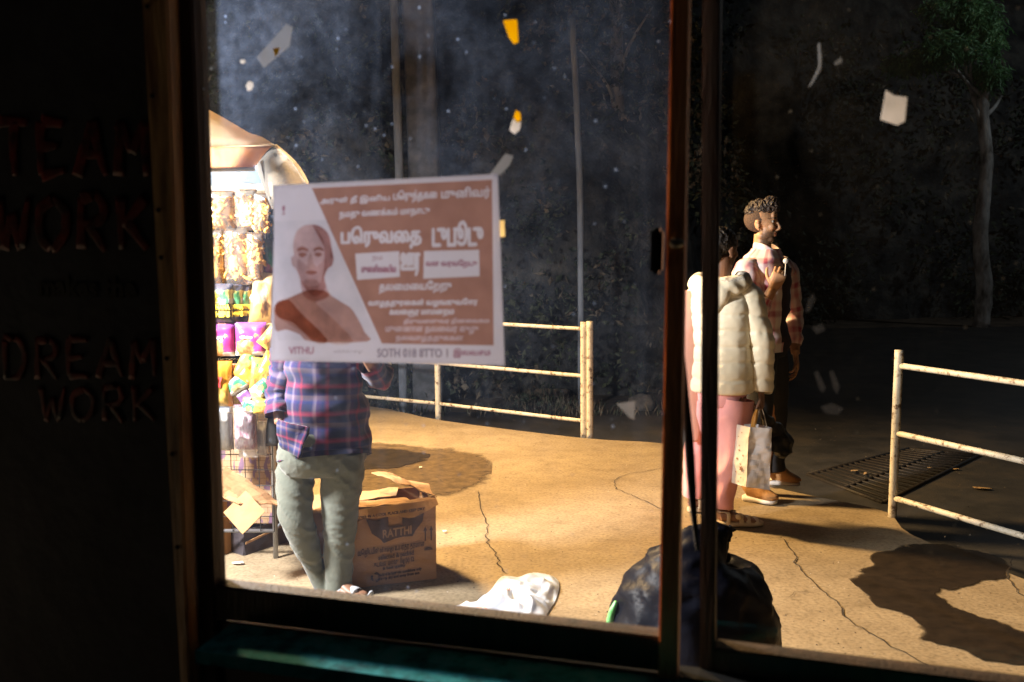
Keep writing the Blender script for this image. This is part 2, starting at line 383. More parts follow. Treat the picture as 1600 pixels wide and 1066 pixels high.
def leaf(bm, p, L, wd, d, up, mi=0):
    s = d.cross(up); s = s.normalized() if s.length > .01 else V((1, 0, 0)); n_ = s.cross(d)
    a = bm.verts.new(p); b_ = bm.verts.new(p + d * L * .45 + s * wd); c = bm.verts.new(p + d * L - n_ * L * .15); e = bm.verts.new(p + d * L * .45 - s * wd)
    m_ = bm.verts.new(p + d * L * .5 + n_ * wd * .5)
    for q in ((a, b_, m_), (b_, c, m_), (c, e, m_), (e, a, m_)):
        f = bm.faces.new(q); f.material_index = mi
def rv(): 
    return V((random.gauss(0, 1), random.gauss(0, 1), random.gauss(0, 1))).normalized()
bm = B()
for k in range(900):                       # clumps of creeper and weeds on the near bank
    u = random.uniform(.10, .52); v = random.random() ** 1.3
    p = bank(u); d = (bank(u + .01) - bank(u - .01)).normalized(); s = V((-d.y, d.x, 0))
    c = p + s * (.0 + 2.6 * v * .55) + V((0, 0, -.1 + v * 6.2)) - s * .25
    if fbm(c * .8 + V((3, 0, 0)), 3) < -.12: continue
    r = random.uniform(.12, .34); mi = 1 if random.random() < .30 else 0
    for q in range(random.randint(9, 20)):
        o = rv(); leaf(bm, c + V((o.x * r, o.y * r, o.z * r * .8)), random.uniform(.05, .12), random.uniform(.015, .035), (rv() + V((0, -.3, -.3))).normalized(), rv(), mi)
struct(fin('bank_vegetation', bm, [M_leafd, M_leafb], smooth=False), 'stuff')
bm = B()
for k in range(650):                       # far bushes across the road on the right
    u = random.uniform(.56, .93); v = random.random() ** 1.6
    p = bank(u); d = (bank(u + .01) - bank(u - .01)).normalized(); s = V((-d.y, d.x, 0))
    c = p + s * (v * 1.6 - .35) + V((0, 0, -.1 + v * 6))
    if fbm(c * .5, 3) < -.05: continue
    r = random.uniform(.2, .6)
    for q in range(16):
        o = rv(); leaf(bm, c + o * r, random.uniform(.1, .24), random.uniform(.03, .06), (rv() + V((0, -.3, -.3))).normalized(), rv(), 0 if random.random() < .8 else 1)
struct(fin('far_bushes', bm, [M_leafd, M_leafb], smooth=False), 'stuff')
# grass and litter strip below the left bank
bm = B()
for k in range(2600):
    x = random.uniform(-3, 2.6); y = random.uniform(8.75, 9.9) + max(0, x - 1.6) * 1.0
    if fbm(V((x * 1.3, y * 1.3, 0)), 3) < 0: continue
    leaf(bm, V((x, y, -.16)), random.uniform(.05, .16), .008, (V((random.uniform(-.5, .5), random.uniform(-.5, .5), 1))).normalized(), rv(), random.choice((0, 1)))
struct(fin('verge_grass', bm, [M_leafd, M_leafb], smooth=False), 'stuff')

# far tree at the right with pale trunk
M_bark = mat('pale_bark', (.30, .28, .26), (.08, .07, .06), scale=5, rough=.9, bump=.8, bscale=22, stretch=(1, 1, .45), c3=(.5, .48, .46))
M_green = mat('leaf_green', (.14, .30, .12), (.06, .15, .06), scale=3, rough=.55, c3=(.25, .45, .2), trans=.3)
def limb(bm, a, b_, r0, r1, bend=.1):
    a, b_ = V(a), V(b_); m_ = a.lerp(b_, .5) + rv() * bend * (b_ - a).length
    tube(bm, [a, m_, b_], [r0, (r0 + r1) / 2, r1], ref=(.3, .8, .1), seg=10, sub=4)
def tree(base, top, r, label, crown, nleaf, leafL, mleaf):
    t = thing('tree', label, 'tree', base)
    bm = B(); P = [base + (top - base) * (i / 6) + V((.05 * math.sin(i * 2.1), 0, 0)) for i in range(7)]
    tube(bm, [p - base for p in P], [r * (1.15 - .5 * i / 6) for i in range(7)], seg=16, sub=5, fold=lambda p, t_, a: .02 * fbm(p * 6 + base, 3))
    for c, cr_ in crown: limb(bm, (top - base) * random.uniform(.75, .98), V(c) - base, r * .35, .02)
    fin('trunk', bm, M_bark, t)
    bm = B()
    for c, cr_ in crown:
        for k in range(nleaf):
            o = rv(); o = o * (random.random() ** .45); p = V(c) - base + V((o.x * cr_[0], o.y * cr_[1], o.z * cr_[2]))
            if fbm((p + base) * 1.6, 3) < -.1: continue
            dd = (rv() * .7 + V((random.uniform(-.5, .5), 0, -.6))).normalized()
            for q in range(3): leaf(bm, p + rv() * .08, leafL * random.uniform(.6, 1.3), leafL * .10, (dd + rv() * .5).normalized(), rv())
    fin('crown', bm, mleaf, t, smooth=False)
Yt = 18.0
def T(px, py, dy=0): return atY(px, py, Yt + dy)
b0 = T(1533, 505); b0.z = -.16
tree(b0, T(1541, 110), .135, 'tall tree with pale patchy trunk and feathery green leaves across the road', [(T(1520, 60), (.62, .5, .55)), (T(1470, 75, -.3), (.7, .5, .3)), (T(1545, 105), (.3, .4, .45)), (T(1420, 95, .3), (.5, .4, .18)), (T(1565, 150, .2), (.25, .3, .12)), (T(1500, 20), (.8, .5, .4))], 620, .19, M_green)
# trunks and poles against the bank on the left
M_pole = mat('grey_concrete_pole', (.20, .23, .28), (.10, .115, .14), scale=6, rough=.85, bump=.4, stretch=(1, 1, .3), c3=(.3, .33, .38))
def post(name, px0, py0, px1, py1, Y, r, label, cat, m, sq=False, zb=None):
    a, b_ = atY(px0, py0, Y), atY(px1, py1, Y)
    bot = a.copy(); bot.z = -.17 if zb is None else zb; bot.x = a.x + (a.x - b_.x) * ((a.z - bot.z) / max(.01, b_.z - a.z)) * 0.25
    bm = B(); tube(bm, [bot - bot, a - bot, b_ - bot], [r, r, r], seg=16 if not sq else 20, sub=6, power=2 if not sq else 9, fold=lambda p, t_, an: .006 * fbm(p * 8, 3))
    o = fin(name, bm, m); o.location = bot; return tag(o, label, cat)
post('pole', 624, 280, 614, -30, 8.9, .038, 'slim grey pole rising just left of the broad grey pillar', 'pole', M_pole)
post('pillar', 664, 280, 652, -30, 9.15, .145, 'broad grey concrete pillar standing above the poster behind the glass', 'pillar', mat('pillar_concrete', (.12, .125, .14), (.05, .055, .06), scale=4, rough=.9, bump=.5, c3=(.2, .2, .22)), sq=True)
post('pole', 906, 300, 894, 30, 9.1, .030, 'thin grey pole against the leafy bank, right of the pillar', 'pole', M_pole)
tk = B(); bb = atY(975, 600, 10.2); bb.z = -.17; tt = atY(965, -40, 10.4)
tube(tk, [V((0, 0, 0)), (tt - bb) * .35 + V((.03, 0, 0)), (tt - bb) * .7 - V((.02, 0, 0)), tt - bb], [.10, .085, .075, .06], seg=14, sub=6, fold=lambda p, t_, a: .012 * fbm(p * 7, 3))
for q in range(5): limb(tk, (tt - bb) * (.45 + .1 * q), (tt - bb) * (.55 + .1 * q) + V((random.uniform(-.6, .6), -.1, .3)), .025, .008)
o = thing('tree', 'slim pale tree trunk rising from the bank near the window mullion', 'tree', bb); fin('trunk', tk, M_bark, o)
bm = B()
for q in range(900):
    o_ = rv() * random.random() ** .5; p = (tt - bb) * .78 + V((o_.x * 1.0, o_.y * .5, o_.z * 1.3)); leaf(bm, p, random.uniform(.05, .11), .02, rv(), rv(), random.choice((0, 1)))
fin('crown', bm, [M_leafd, M_leafb], o, smooth=False)

# ---------------------------------------------------------------- railings
def paint():
    m, nt, b = newmat('chipped_cream_paint'); tc = N(nt, 'ShaderNodeTexCoord')
    n1 = N(nt, 'ShaderNodeTexNoise'); n1.inputs['Scale'].default_value = 22; n1.inputs['Detail'].default_value = 8; n1.inputs['Roughness'].default_value = .7
    nt.links.new(tc.outputs['Object'], n1.inputs[0])
    c = ramp(nt, n1.outputs[0], [(.36, (.07, .04, .025)), (.41, (.30, .22, .15)), (.45, (.56, .50, .38)), (.6, (.66, .60, .48)), (.8, (.50, .46, .42))])
    nt.links.new(c, b.inputs['Base Color']); b.inputs['Roughness'].default_value = .5
    bp = N(nt, 'ShaderNodeBump'); bp.inputs['Strength'].default_value = .5; bp.inputs['Distance'].default_value = .003; nt.links.new(n1.outputs[0], bp.inputs['Height']); nt.links.new(bp.outputs[0], b.inputs['Normal'])
    return m
M_paint = paint()
def bumpy(p, t_, a): return .0015 * fbm(p * 30, 3)
def rail_seg(bm, a, b_, r): tube(bm, [a, a.lerp(b_, .33), a.lerp(b_, .66), b_], [r] * 4, ref=(0, 0, 1), seg=12, sub=5, fold=bumpy)
# right railing
e = thing('railing', 'cream painted pipe railing with worn white rails at the right edge', 'railing', (gnd(1394, 808).x, gnd(1394, 808).y, 0))
o0 = V(e.location); f = lambda p: p - o0
bm = B(); tube(bm, [V((0, 0, -.02)), V((0, 0, .4)), V((.0, 0, .896))], [.0225] * 3, seg=18, sub=8, fold=bumpy); fin('post', bm, M_paint, e)
dr = V((.36, -.70, 0)).normalized(); end = dr * 2.1
bm = B(); tube(bm, [end + V((0, 0, -.02)), end + V((0, 0, .9))], [.0225] * 2, seg=18, sub=12, fold=bumpy); fin('post', bm, M_paint, e)
for z in (.815, .455, .105):
    bm = B(); rail_seg(bm, V((0, 0, z)), end + V((0, 0, z)), .0155); fin('rail', bm, M_paint, e)
# left railing: posts in perspective, rails between
PL = [gnd(917, 682), gnd(685, 652)]; dl = (PL[1] - PL[0]); PL += [PL[1] + dl * .95 + V((-.05, -.10, 0)), PL[1] + dl * 2.0 + V((-.2, -.5, 0))]
e = thing('railing', 'cream painted pipe railing beyond the poster, ending in a double post', 'railing', (PL[0].x, PL[0].y, 0)); o0 = V(e.location)
ph = .87
dn = dl.normalized()
for i, p in enumerate(PL):
    q = V((p.x, p.y, 0)) - o0
    offs = (-dn * .026, dn * .026) if i == 0 else (V(),)
    for k, of in enumerate(offs):
        bm = B(); h_ = ph + (.0 if k == 0 else -.008); tube(bm, [q + of + V((0, 0, -.02)), q + of + V((-.008, 0, h_))], [.025, .025], seg=16, sub=12, fold=bumpy); fin('post', bm, M_paint, e)
for i in range(3):
    a, b_ = V((PL[i].x, PL[i].y, 0)) - o0, V((PL[i + 1].x, PL[i + 1].y, 0)) - o0
    for z in (.81, .455, .115):
        bm = B(); rail_seg(bm, a + V((0, 0, z)), b_ + V((0, 0, z)), .0145); fin('rail', bm, M_paint, e)

# ---------------------------------------------------------------- drain grate
M_iron = mat('rusty_iron', (.025, .018, .014), (.012, .01, .009), scale=12, rough=.6, metal=.4, bump=.5)
gq = [gnd(1262, 742, -.15), gnd(1420, 702, -.15), gnd(1530, 712, -.15), gnd(1380, 786, -.15)]
gc = sum(gq, V()) / 4
e = thing('drain_grate', 'dark iron drain grate of parallel bars set in the road by the kerb', 'drain grate', gc)
q = [p - gc for p in gq]
bm = B()
for a, b_ in ((0, 1), (1, 2), (2, 3), (3, 0)): rod(bm, q[a], q[b_], .016, seg=6)
rod(bm, q[0].lerp(q[3], .5), q[1].lerp(q[2], .5), .014, seg=6)
fin('frame', bm, M_iron, e)
bm = B()
for i in range(1, 19):
    t_ = i / 19; a = q[0].lerp(q[1], t_); b_ = q[3].lerp(q[2], t_); rod(bm, a + V((0, 0, .004)), b_ + V((0, 0, .004)), .009, seg=6)
fin('bars', bm, M_iron, e)
gl = B(); poly(gl, [p + V((0, 0, -.002)) for p in q]); bmesh.ops.recalc_face_normals(gl, faces=gl.faces)
fin('pit', gl, mat('pit_black', (.006, .005, .004), rough=1), e, smooth=False)
# fallen leaves and scraps
M_fleaf = mat('fallen_leaf', (.5, .36, .2), (.3, .18, .08), scale=20, rough=.8)
M_scrap = mat('paper_scrap', (.75, .75, .74), (.6, .6, .6), scale=12, rough=.8)
def scrap(px, py, z, L, W, label, m, name='fallen_leaf', cat='leaf', group=None, rz=0.0):
    c = gnd(px, py, z); bm = B(); n_ = 7
    vs = [bm.verts.new(V((L * math.cos(2 * math.pi * i / n_), W * math.sin(2 * math.pi * i / n_), .004 + .006 * random.random())) * random.uniform(.8, 1.1)) for i in range(n_)]
    f_ = bm.faces.new(vs); r_ = bmesh.ops.extrude_face_region(bm, geom=[f_]); bmesh.ops.translate(bm, vec=(0, 0, .003), verts=[v for v in r_['geom'] if isinstance(v, bmesh.types.BMVert)])
    bmesh.ops.recalc_face_normals(bm, faces=bm.faces)
    o = fin(name, bm, m, smooth=False); o.location = c + V((0, 0, .003)); o.rotation_euler.z = rz; tag(o, label, cat, group)
scrap(1494, 735, -.155, .034, .022, 'pale round leaf on the road behind the right railing', M_fleaf)
scrap(1335, 738, -.14, .035, .018, 'curled tan leaf lying on the drain grate, left one', M_fleaf, rz=.4)
scrap(1352, 742, -.14, .03, .012, 'small tan leaf on the drain grate, right of the curled one', M_fleaf, rz=1)
scrap(1535, 765, -.155, .06, .03, 'wide dry brown leaf on the road at the lower right of the grate', M_fleaf, rz=-.3)
scrap(1453, 733, -.14, .02, .012, 'tiny pale leaf at the far end of the drain grate', M_fleaf)
scrap(371, 883, 0, .032, .014, 'small crumpled white paper scrap on the pavement by the brown carton', M_scrap, 'paper_scrap', 'litter')
scrap(657, 733, 0, .012, .007, 'tiny white scrap on the pavement behind the printed carton', M_scrap, 'paper_scrap', 'litter')
scrap(695, 833, 0, .012, .008, 'tiny white scrap right of the printed carton', M_scrap, 'paper_scrap', 'litter')

# white kerb stone, rubbish and rocks on the verge behind the left railing
def rock(px, py, z, r, label, m, name='rock', cat='rock', sc=(1, 1, .7)):
    c = gnd(px, py, z); bm = B(); bmesh.ops.create_icosphere(bm, subdivisions=3, radius=r)
    for v in bm.verts: v.co = V((v.co.x * sc[0], v.co.y * sc[1], v.co.z * sc[2])) * (1 + .35 * fbm(v.co * (2.2 / r) + c, 3))
    o = fin(name, bm, m); o.location = c + V((0, 0, r * sc[2] * .6)); return tag(o, label, cat)
M_rock = mat('rock', (.24, .21, .18), (.10, .09, .08), scale=8, rough=.9, bump=.6)
kb = B(); box(kb, (0, 0, .04), (.36, .09, .09), bev=.012); o = fin('kerb_stone', kb, M_curb); o.location = gnd(862, 620, -.16); o.rotation_euler.z = -.05
tag(o, 'loose pale kerb stone lying on the verge behind the railing', 'kerb stone')
rock(1003, 640, -.16, .13, 'rough dark rock on the verge beside the window mullion', M_rock)
rock(815, 612, -.16, .12, 'rounded rock on the verge behind the middle rail', M_rock)
rock(770, 615, -.16, .10, 'small rock on the verge beside the dumped white sack', M_rock)
rock(752, 603, -.16, .13, 'dumped white plastic sack on the verge behind the middle rail', mat('white_sack', (.55, .55, .58), (.35, .35, .4), scale=6, rough=.6, bump=.5), 'plastic_sack', 'sack', (1.1, .7, 1.1))

# far lit window grid on the bank and tiny notice
e = thing('lit_window', 'small far lit window with a grid of pale panes above the stall canopy', 'window', atY(481, 232, 11.5))
M_em, nt, b_ = newmat('far_window_glow'); b_.inputs['Emission Color'].default_value = (.8, .85, .8, 1); b_.inputs['Emission Strength'].default_value = .45; b_.inputs['Base Color'].default_value = (.5, .5, .5, 1)
for i in range(4):
    bm = B()
    for j in range(4): box(bm, ((i - 1.5) * .038, 0, (j - 1.6) * .032 + (.02 if j == 3 else 0)), (.022, .01, .026 if j < 3 else .012))
    fin('pane', bm, M_em, e, smooth=False)
bm = B(); box(bm, (0, .05, 0), (.2, .06, .2)); fin('frame', bm, M_pole, e, smooth=False)

# ================================================================ SHELTER WALL AND WINDOW (seen from inside)
WA = R(16.0); wd = V((math.cos(WA), -math.sin(WA), 0)); wn = V((math.sin(WA), math.cos(WA), 0))   # wn points outdoors
W0 = atY(340, 912, 1.7); W0.z = 0
def win(px, py, k=0.0):
    """window-plane coordinates (s along the wall, z up) seen at a pixel, on a plane k metres outdoors"""
    d = ray(px, py); o = V((0, 0, H)); t = ((W0 + wn * k) - o).dot(wn) / d.dot(wn); p = o + d * t
    return ((p - W0).dot(wd), p.z)
def wp(s, z, k=0.0): return W0 + wd * s + wn * k + V((0, 0, z))
WM = Matrix(((wd.x, wn.x, 0, W0.x), (wd.y, wn.y, 0, W0.y), (0, 0, 1, 0), (0, 0, 0, 1)))
def board(bm, quad, k0, k1, bev=.003):
    """real timber: quad of (s,z) corners, from depth k0 to k1"""
    v = [[bm.verts.new(wp(s, z, k)) for s, z in quad] for k in (k0, k1)]
    fs = [bm.faces.new(v[0]), bm.faces.new(v[1][::-1])]
    for i in range(4): fs.append(bm.faces.new((v[0][i], v[1][i], v[1][(i + 1) % 4], v[0][(i + 1) % 4])))
    bmesh.ops.recalc_face_normals(bm, faces=fs)
    if bev: bmesh.ops.bevel(bm, geom=list({e for f_ in fs for e in f_.edges}), offset=bev, segments=2, affect='EDGES')
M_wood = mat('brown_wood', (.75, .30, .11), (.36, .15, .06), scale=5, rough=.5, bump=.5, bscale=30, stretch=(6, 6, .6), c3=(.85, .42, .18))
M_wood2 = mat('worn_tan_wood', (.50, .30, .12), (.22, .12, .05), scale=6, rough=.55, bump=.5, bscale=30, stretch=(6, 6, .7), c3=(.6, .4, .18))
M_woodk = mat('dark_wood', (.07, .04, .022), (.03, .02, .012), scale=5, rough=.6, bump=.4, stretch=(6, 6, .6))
M_wall = mat('dark_painted_wall', (.045, .05, .06), (.02, .022, .028), scale=3, rough=.8, bump=.4, bscale=16)
M_teal = mat('worn_teal_paint', (.015, .22, .26), (.006, .07, .09), scale=22, rough=.8, spec=.08, bump=.5, bscale=26, c3=(.06, .22, .27), lo=.35, hi=.72)
M_black = mat('black_metal', (.015, .015, .015), rough=.4)
def line(pxa, pya, pxb, pyb, k=0.0): return win(pxa, pya, k), win(pxb, pyb, k)
ZT = 2.35                                                              # head of the window, above the frame
def ext(a, b, z):                                                      # continue an (s,z) line to height z
    t = (z - a[1]) / (b[1] - a[1]); return (a[0] + (b[0] - a[0]) * t, z)
# wall left of the window, with its lettering
wl = win(246, 0); wl2 = win(300, 990)
a = ext(wl2, wl, ZT); zs = .86
bm = B(); board(bm, [(-1.6, 0), ext(wl2, wl, 0), a, (-1.6, ZT)], -.03, .05, bev=0)
wall = fin('shelter_wall', bm, M_wall, smooth=False); tag(wall, 'dark inner wall left of the window with red painted lettering', 'wall')
M_red = mat('red_paint', (.24, .014, .007), (.018, .006, .005), scale=22, rough=.5)
M_dark = mat('faded_black_paint', (.012, .012, .012), rough=.6)
BR = {'T': [[(0, 1), (.9, .97)], [(.48, .97), (.44, .5), (.5, 0)]], 'E': [[(.1, 1), (.06, .5), (.1, .02)], [(.1, 1), (.8, .96)], [(.08, .54), (.62, .52)], [(.1, .03), (.85, .08)]], 'A': [[(0, 0), (.25, .6), (.45, 1)], [(.45, 1), (.65, .5), (.9, 0)], [(.15, .38), (.75, .36)]],
      'M': [[(.05, 0), (.1, .98)], [(.1, .98), (.45, .4)], [(.45, .4), (.85, 1)], [(.85, 1), (.92, 0)]], 'W': [[(0, 1), (.2, 0)], [(.2, 0), (.42, .7)], [(.42, .7), (.7, 0)], [(.7, 0), (.95, 1)]], 'O': [[(.45, 1), (.08, .75), (.1, .25), (.45, 0), (.82, .25), (.85, .75), (.45, 1)]],
      'R': [[(.12, 0), (.1, 1)], [(.1, 1), (.6, 1), (.8, .76), (.6, .52), (.12, .48)], [(.35, .48), (.85, 0)]], 'K': [[(.1, 1), (.12, 0)], [(.85, 1), (.15, .45)], [(.3, .55), (.9, 0)]], 'D': [[(.1, 1), (.1, 0)], [(.05, 1), (.6, .95), (.85, .5), (.6, .05), (.08, 0)]]}
def graf(s_, px, py, hpx, m, wpx, br=.011):
    n_ = len(s_); rnd = random.Random(s_)
    for i, ch in enumerate(s_):
        bm = B()
        for stroke in BR[ch]:
            P = []
            for (x, y) in stroke:
                X = px - wpx / 2 + (i + x * .82) * wpx / n_; Y = py + hpx / 2 - y * hpx + rnd.uniform(-3, 3); a_ = win(X, Y, -.031); P.append(wp(a_[0], a_[1], -.0325))
            tube(bm, P, [(br * (1.1 if q_ == 0 else .9 if q_ < len(P) - 1 else .55), .0012) for q_ in range(len(P))], ref=wn.cross(P[-1] - P[0]), seg=12, sub=6, fold=lambda p, t_, a: .0025 * fbm(p * 60, 3))
        fin('painted_letter', bm, m, wall)
graf('TEAM', 122, 232, 84, M_red, 245); graf('WORK', 122, 350, 80, M_red, 250); graf('DREAM', 130, 560, 60, M_red, 250, .007); graf('WORK', 160, 632, 52, M_red, 190, .006)
s0, z0 = win(135, 450, -.031); text('lettering', 'makes the', .05, wp(s0, z0, -.0318), wd, V((0, 0, 1)), M_dark, wall, thick=.0006, bold=.002, width=.21)
bm = B(); board(bm, [(-1.6, -.05), (3.2, -.05), (3.2, .62), (-1.6, .62)], .06, .12, bev=0)
tag(fin('shelter_wall', bm, mat('lower_wall', (.10, .09, .08), scale=3, rough=.9, bump=.4), smooth=False), 'dark masonry wall below the window sill', 'wall')
bm = B(); board(bm, [(-1.6, ZT), (3.2, ZT), (3.2, 2.75), (-1.6, 2.75)], -.03, .12, bev=0)
tag(fin('shelter_wall', bm, M_wall, smooth=False), 'dark wall above the head of the window', 'wall')

fr = thing('sliding_window', 'old brown wooden sliding window with two dusty panes', 'window', W0)
WI = Matrix.Translation(-W0)
def wpart(name, quads, m, k0, k1, bev=.003, parent=None):
    bm = B()
    for q_ in quads: board(bm, q_, k0, k1, bev)
    bmesh.ops.transform(bm, matrix=WI, verts=bm.verts); return fin(name, bm, m, parent or fr, smooth=False)
# frame jamb, then sash stile next to it
j0t, j0b = win(246, 0), win(300, 985); j1t, j1b = win(286, 0), win(316, 985)
wpart('jamb', [[ext(j0t, j0b, .55), ext(j1t, j1b, .55), ext(j1t, j1b, ZT), ext(j0t, j0b, ZT)]], M_wood2, -.045, .03)
bm = B()
for py in (20, 156, 330, 402, 555, 700, 840):
    a_ = ext(j0t, j0b, win(270, py)[1]); p = wp(a_[0] + .012, a_[1], -.047) - W0; ell(bm, p, (.004, .004, .004), u=10, v=6)
fin('nail', bm, M_black, fr)
s0t, s0b = win(288, 0), win(318, 985); s1t, s1b = win(308, 0), win(341, 912)
LF = [ext(s0t, s0b, .60), ext(s1t, s1b, .60), ext(s1t, s1b, ZT), ext(s0t, s0b, ZT)]
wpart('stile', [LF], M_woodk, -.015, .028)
# left sash bottom rail
r1, r2 = win(336, 911), win(1040, 992); r3, r4 = win(330, 962), win(1040, 1046)
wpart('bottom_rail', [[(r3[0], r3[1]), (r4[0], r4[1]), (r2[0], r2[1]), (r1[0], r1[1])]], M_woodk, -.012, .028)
wpart('track', [[(s0b[0] - .02, .62), (2.2, .60), (2.2, r4[1] - .012), (s0b[0] - .02, r3[1] - .008)]], M_black, .0, .05)
# right stile of left sash (reddish brown) and latch
t0, t1 = win(1050, 0), win(1031, 1000); u0, u1 = win(1077, 0), win(1060, 1000)
wpart('stile', [[ext(t0, t1, .60), ext(u0, u1, .60), ext(u0, u1, ZT), ext(t0, t1, ZT)]], M_wood, -.018, .030)
lt = win(1029, 392)
lb = wpart('latch', [[(lt[0] - .009, lt[1] - .036), (lt[0] + .009, lt[1] - .034), (lt[0] + .010, lt[1] + .034), (lt[0] - .008, lt[1] + .036)]], M_black, -.034, -.012, .005)
bm = B(); p = wp(lt[0] + .03, lt[1] + .012, -.028) - W0; ell(bm, p, (.012, .008, .008)); fin('latch_knob', bm, mat('brass_worn', (.45, .38, .3), scale=30, rough=.4, metal=.6), fr)
# stile of the right sash, on the outer track
a0, a1 = win(1098, 0, .05), win(1094, 1000, .05); b0_, b1_ = win(1126, 0, .05), win(1117, 1000, .05)
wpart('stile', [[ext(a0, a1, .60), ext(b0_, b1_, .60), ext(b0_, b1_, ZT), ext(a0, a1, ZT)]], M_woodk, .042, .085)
c1, c2 = win(1117, 1010, .05), win(1700, 1078, .05)
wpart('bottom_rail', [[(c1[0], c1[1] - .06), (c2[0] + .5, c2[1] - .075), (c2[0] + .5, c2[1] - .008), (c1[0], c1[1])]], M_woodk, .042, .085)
# teal sill ledge
bm = B(); v8 = []
for s_ in (.035, 2.3):
    for (k_, z_) in ((-.013, .778), (-.126, .775), (-.126, .752), (-.013, .752)): v8.append(bm.verts.new(wp(s_, z_, k_) - W0))
for i in range(4): bm.faces.new((v8[i], v8[(i + 1) % 4], v8[4 + (i + 1) % 4], v8[4 + i]))
bm.faces.new(v8[:4][::-1]); bm.faces.new(v8[4:]); bmesh.ops.recalc_face_normals(bm, faces=bm.faces)
fin('sill', bm, M_teal, fr, smooth=False)
# panes
def pane_mat(name, dirt, spots, tint, dust, veil_pos, veil, warm_lo=None):
    m, nt, b = newmat(name); out = nt.nodes['Material Output']; nt.nodes.remove(b)
    uv = N(nt, 'ShaderNodeUVMap')
    def noise_(sc, det=5, rough=.6, st=(1, 1, 1), dist=0):
        mp = N(nt, 'ShaderNodeMapping'); mp.inputs['Scale'].default_value = st; nt.links.new(uv.outputs[0], mp.inputs[0])
        n = N(nt, 'ShaderNodeTexNoise'); n.inputs['Scale'].default_value = sc; n.inputs['Detail'].default_value = det; n.inputs['Roughness'].default_value = rough; n.inputs['Distortion'].default_value = dist
        nt.links.new(mp.outputs[0], n.inputs[0]); return n.outputs[0]
    def M2(op, a, b_, clamp=False):
        n = N(nt, 'ShaderNodeMath', operation=op); n.use_clamp = clamp
        for i, x in enumerate((a, b_)):
            if isinstance(x, (int, float)): n.inputs[i].default_value = x
            else: nt.links.new(x, n.inputs[i])
        return n.outputs[0]
    cloud = ramp(nt, noise_(4.5, 8, .65, dist=.6), [(.34, (.0,) * 3), (.7, (1,) * 3)])
    fine = ramp(nt, noise_(48, 6, .7), [(.40, (0,) * 3), (.72, (1,) * 3)])
    streak = ramp(nt, noise_(16, 4, .6, st=(1, .03, 1)), [(.56, (0,) * 3), (.74, (1,) * 3)])
    vo = N(nt, 'ShaderNodeTexVoronoi'); vo.inputs['Scale'].default_value = 62; nt.links.new(uv.outputs[0], vo.inputs[0])
    sz = N(nt, 'ShaderNodeSeparateXYZ'); nt.links.new(vo.outputs['Color'], sz.inputs[0])
    rad = M2('MULTIPLY', ramp(nt, sz.outputs[0], [(.58, (0,) * 3), (1, (1,) * 3)]), .21)
    sp_ = M2('MULTIPLY', M2('SUBTRACT', rad, vo.outputs['Distance']), 9.0, True)
    sp_ = M2('MAXIMUM', sp_, 0.0)
    # smear of dust thicker round one corner of the pane
    sx = N(nt, 'ShaderNodeSeparateXYZ'); nt.links.new(uv.outputs[0], sx.inputs[0])
    dx = M2('SUBTRACT', sx.outputs[0], veil_pos[0]); dy = M2('SUBTRACT', sx.outputs[1], veil_pos[1])
    dd = M2('SQRT', M2('ADD', M2('MULTIPLY', dx, dx), M2('MULTIPLY', dy, dy)), 0)
    vl = ramp(nt, dd, [(0.0, (1,) * 3), (veil_pos[2] * .5, (.35,) * 3), (veil_pos[2], (0.,) * 3)])
    f = M2('MULTIPLY', cloud, M2('ADD', M2('MULTIPLY', fine, .6), .4))
    f = M2('MULTIPLY', f, M2('ADD', M2('MULTIPLY', vl, veil), dirt))
    f = M2('ADD', f, M2('MULTIPLY', streak, M2('MULTIPLY', M2('ADD', vl, .45), dirt * 1.1)))
    f = M2('ADD', f, M2('MULTIPLY', sp_, M2('MULTIPLY', M2('ADD', M2('MULTIPLY', vl, 1.2), .45), spots)), True)
    f = M2('ADD', f, dirt * .10, True)
    tr = N(nt, 'ShaderNodeBsdfTransparent'); tr.inputs[0].default_value = (*tint, 1)
    gls = N(nt, 'ShaderNodeBsdfGlossy'); gls.inputs['Roughness'].default_value = .02
    fr_ = N(nt, 'ShaderNodeFresnel'); fr_.inputs[0].default_value = 1.45
    mg = N(nt, 'ShaderNodeMixShader'); nt.links.new(M2('MULTIPLY', fr_.outputs[0], 1.0, True), mg.inputs[0]); nt.links.new(tr.outputs[0], mg.inputs[1]); nt.links.new(gls.outputs[0], mg.inputs[2])
    di = N(nt, 'ShaderNodeBsdfDiffuse'); di.inputs[0].default_value = (*dust, 1); tl = N(nt, 'ShaderNodeBsdfTranslucent'); tl.inputs[0].default_value = (*dust, 1)
    md = N(nt, 'ShaderNodeMixShader'); md.inputs[0].default_value = .65; nt.links.new(di.outputs[0], md.inputs[1]); nt.links.new(tl.outputs[0], md.inputs[2])
    mx = N(nt, 'ShaderNodeMixShader'); nt.links.new(f, mx.inputs[0]); nt.links.new(mg.outputs[0], mx.inputs[1]); nt.links.new(md.outputs[0], mx.inputs[2]); nt.links.new(mx.outputs[0], out.inputs[0])
    return m
def pane(quad, k, m):
    bm = B(); uvl = bm.loops.layers.uv.verify()
    vs = [bm.verts.new(wp(s, z, k) - W0) for s, z in quad]; f_ = bm.faces.new(vs)
    for lp, (s, z) in zip(f_.loops, quad): lp[uvl].uv = (s, z)
    return fin('pane', bm, m, fr, smooth=False)
vp = win(330, 60)
M_pane = pane_mat('dusty_glass', .045, .50, (.95, .96, .97), (.42, .57, .92), (vp[0], vp[1], .80), .26)
pane([(r1[0] - .03, .62), (r2[0] + .02, .60), (t0[0] + .02, ZT), (s1t[0] - .03, ZT)], .008, M_pane)
vq = win(1180, 100, .06)
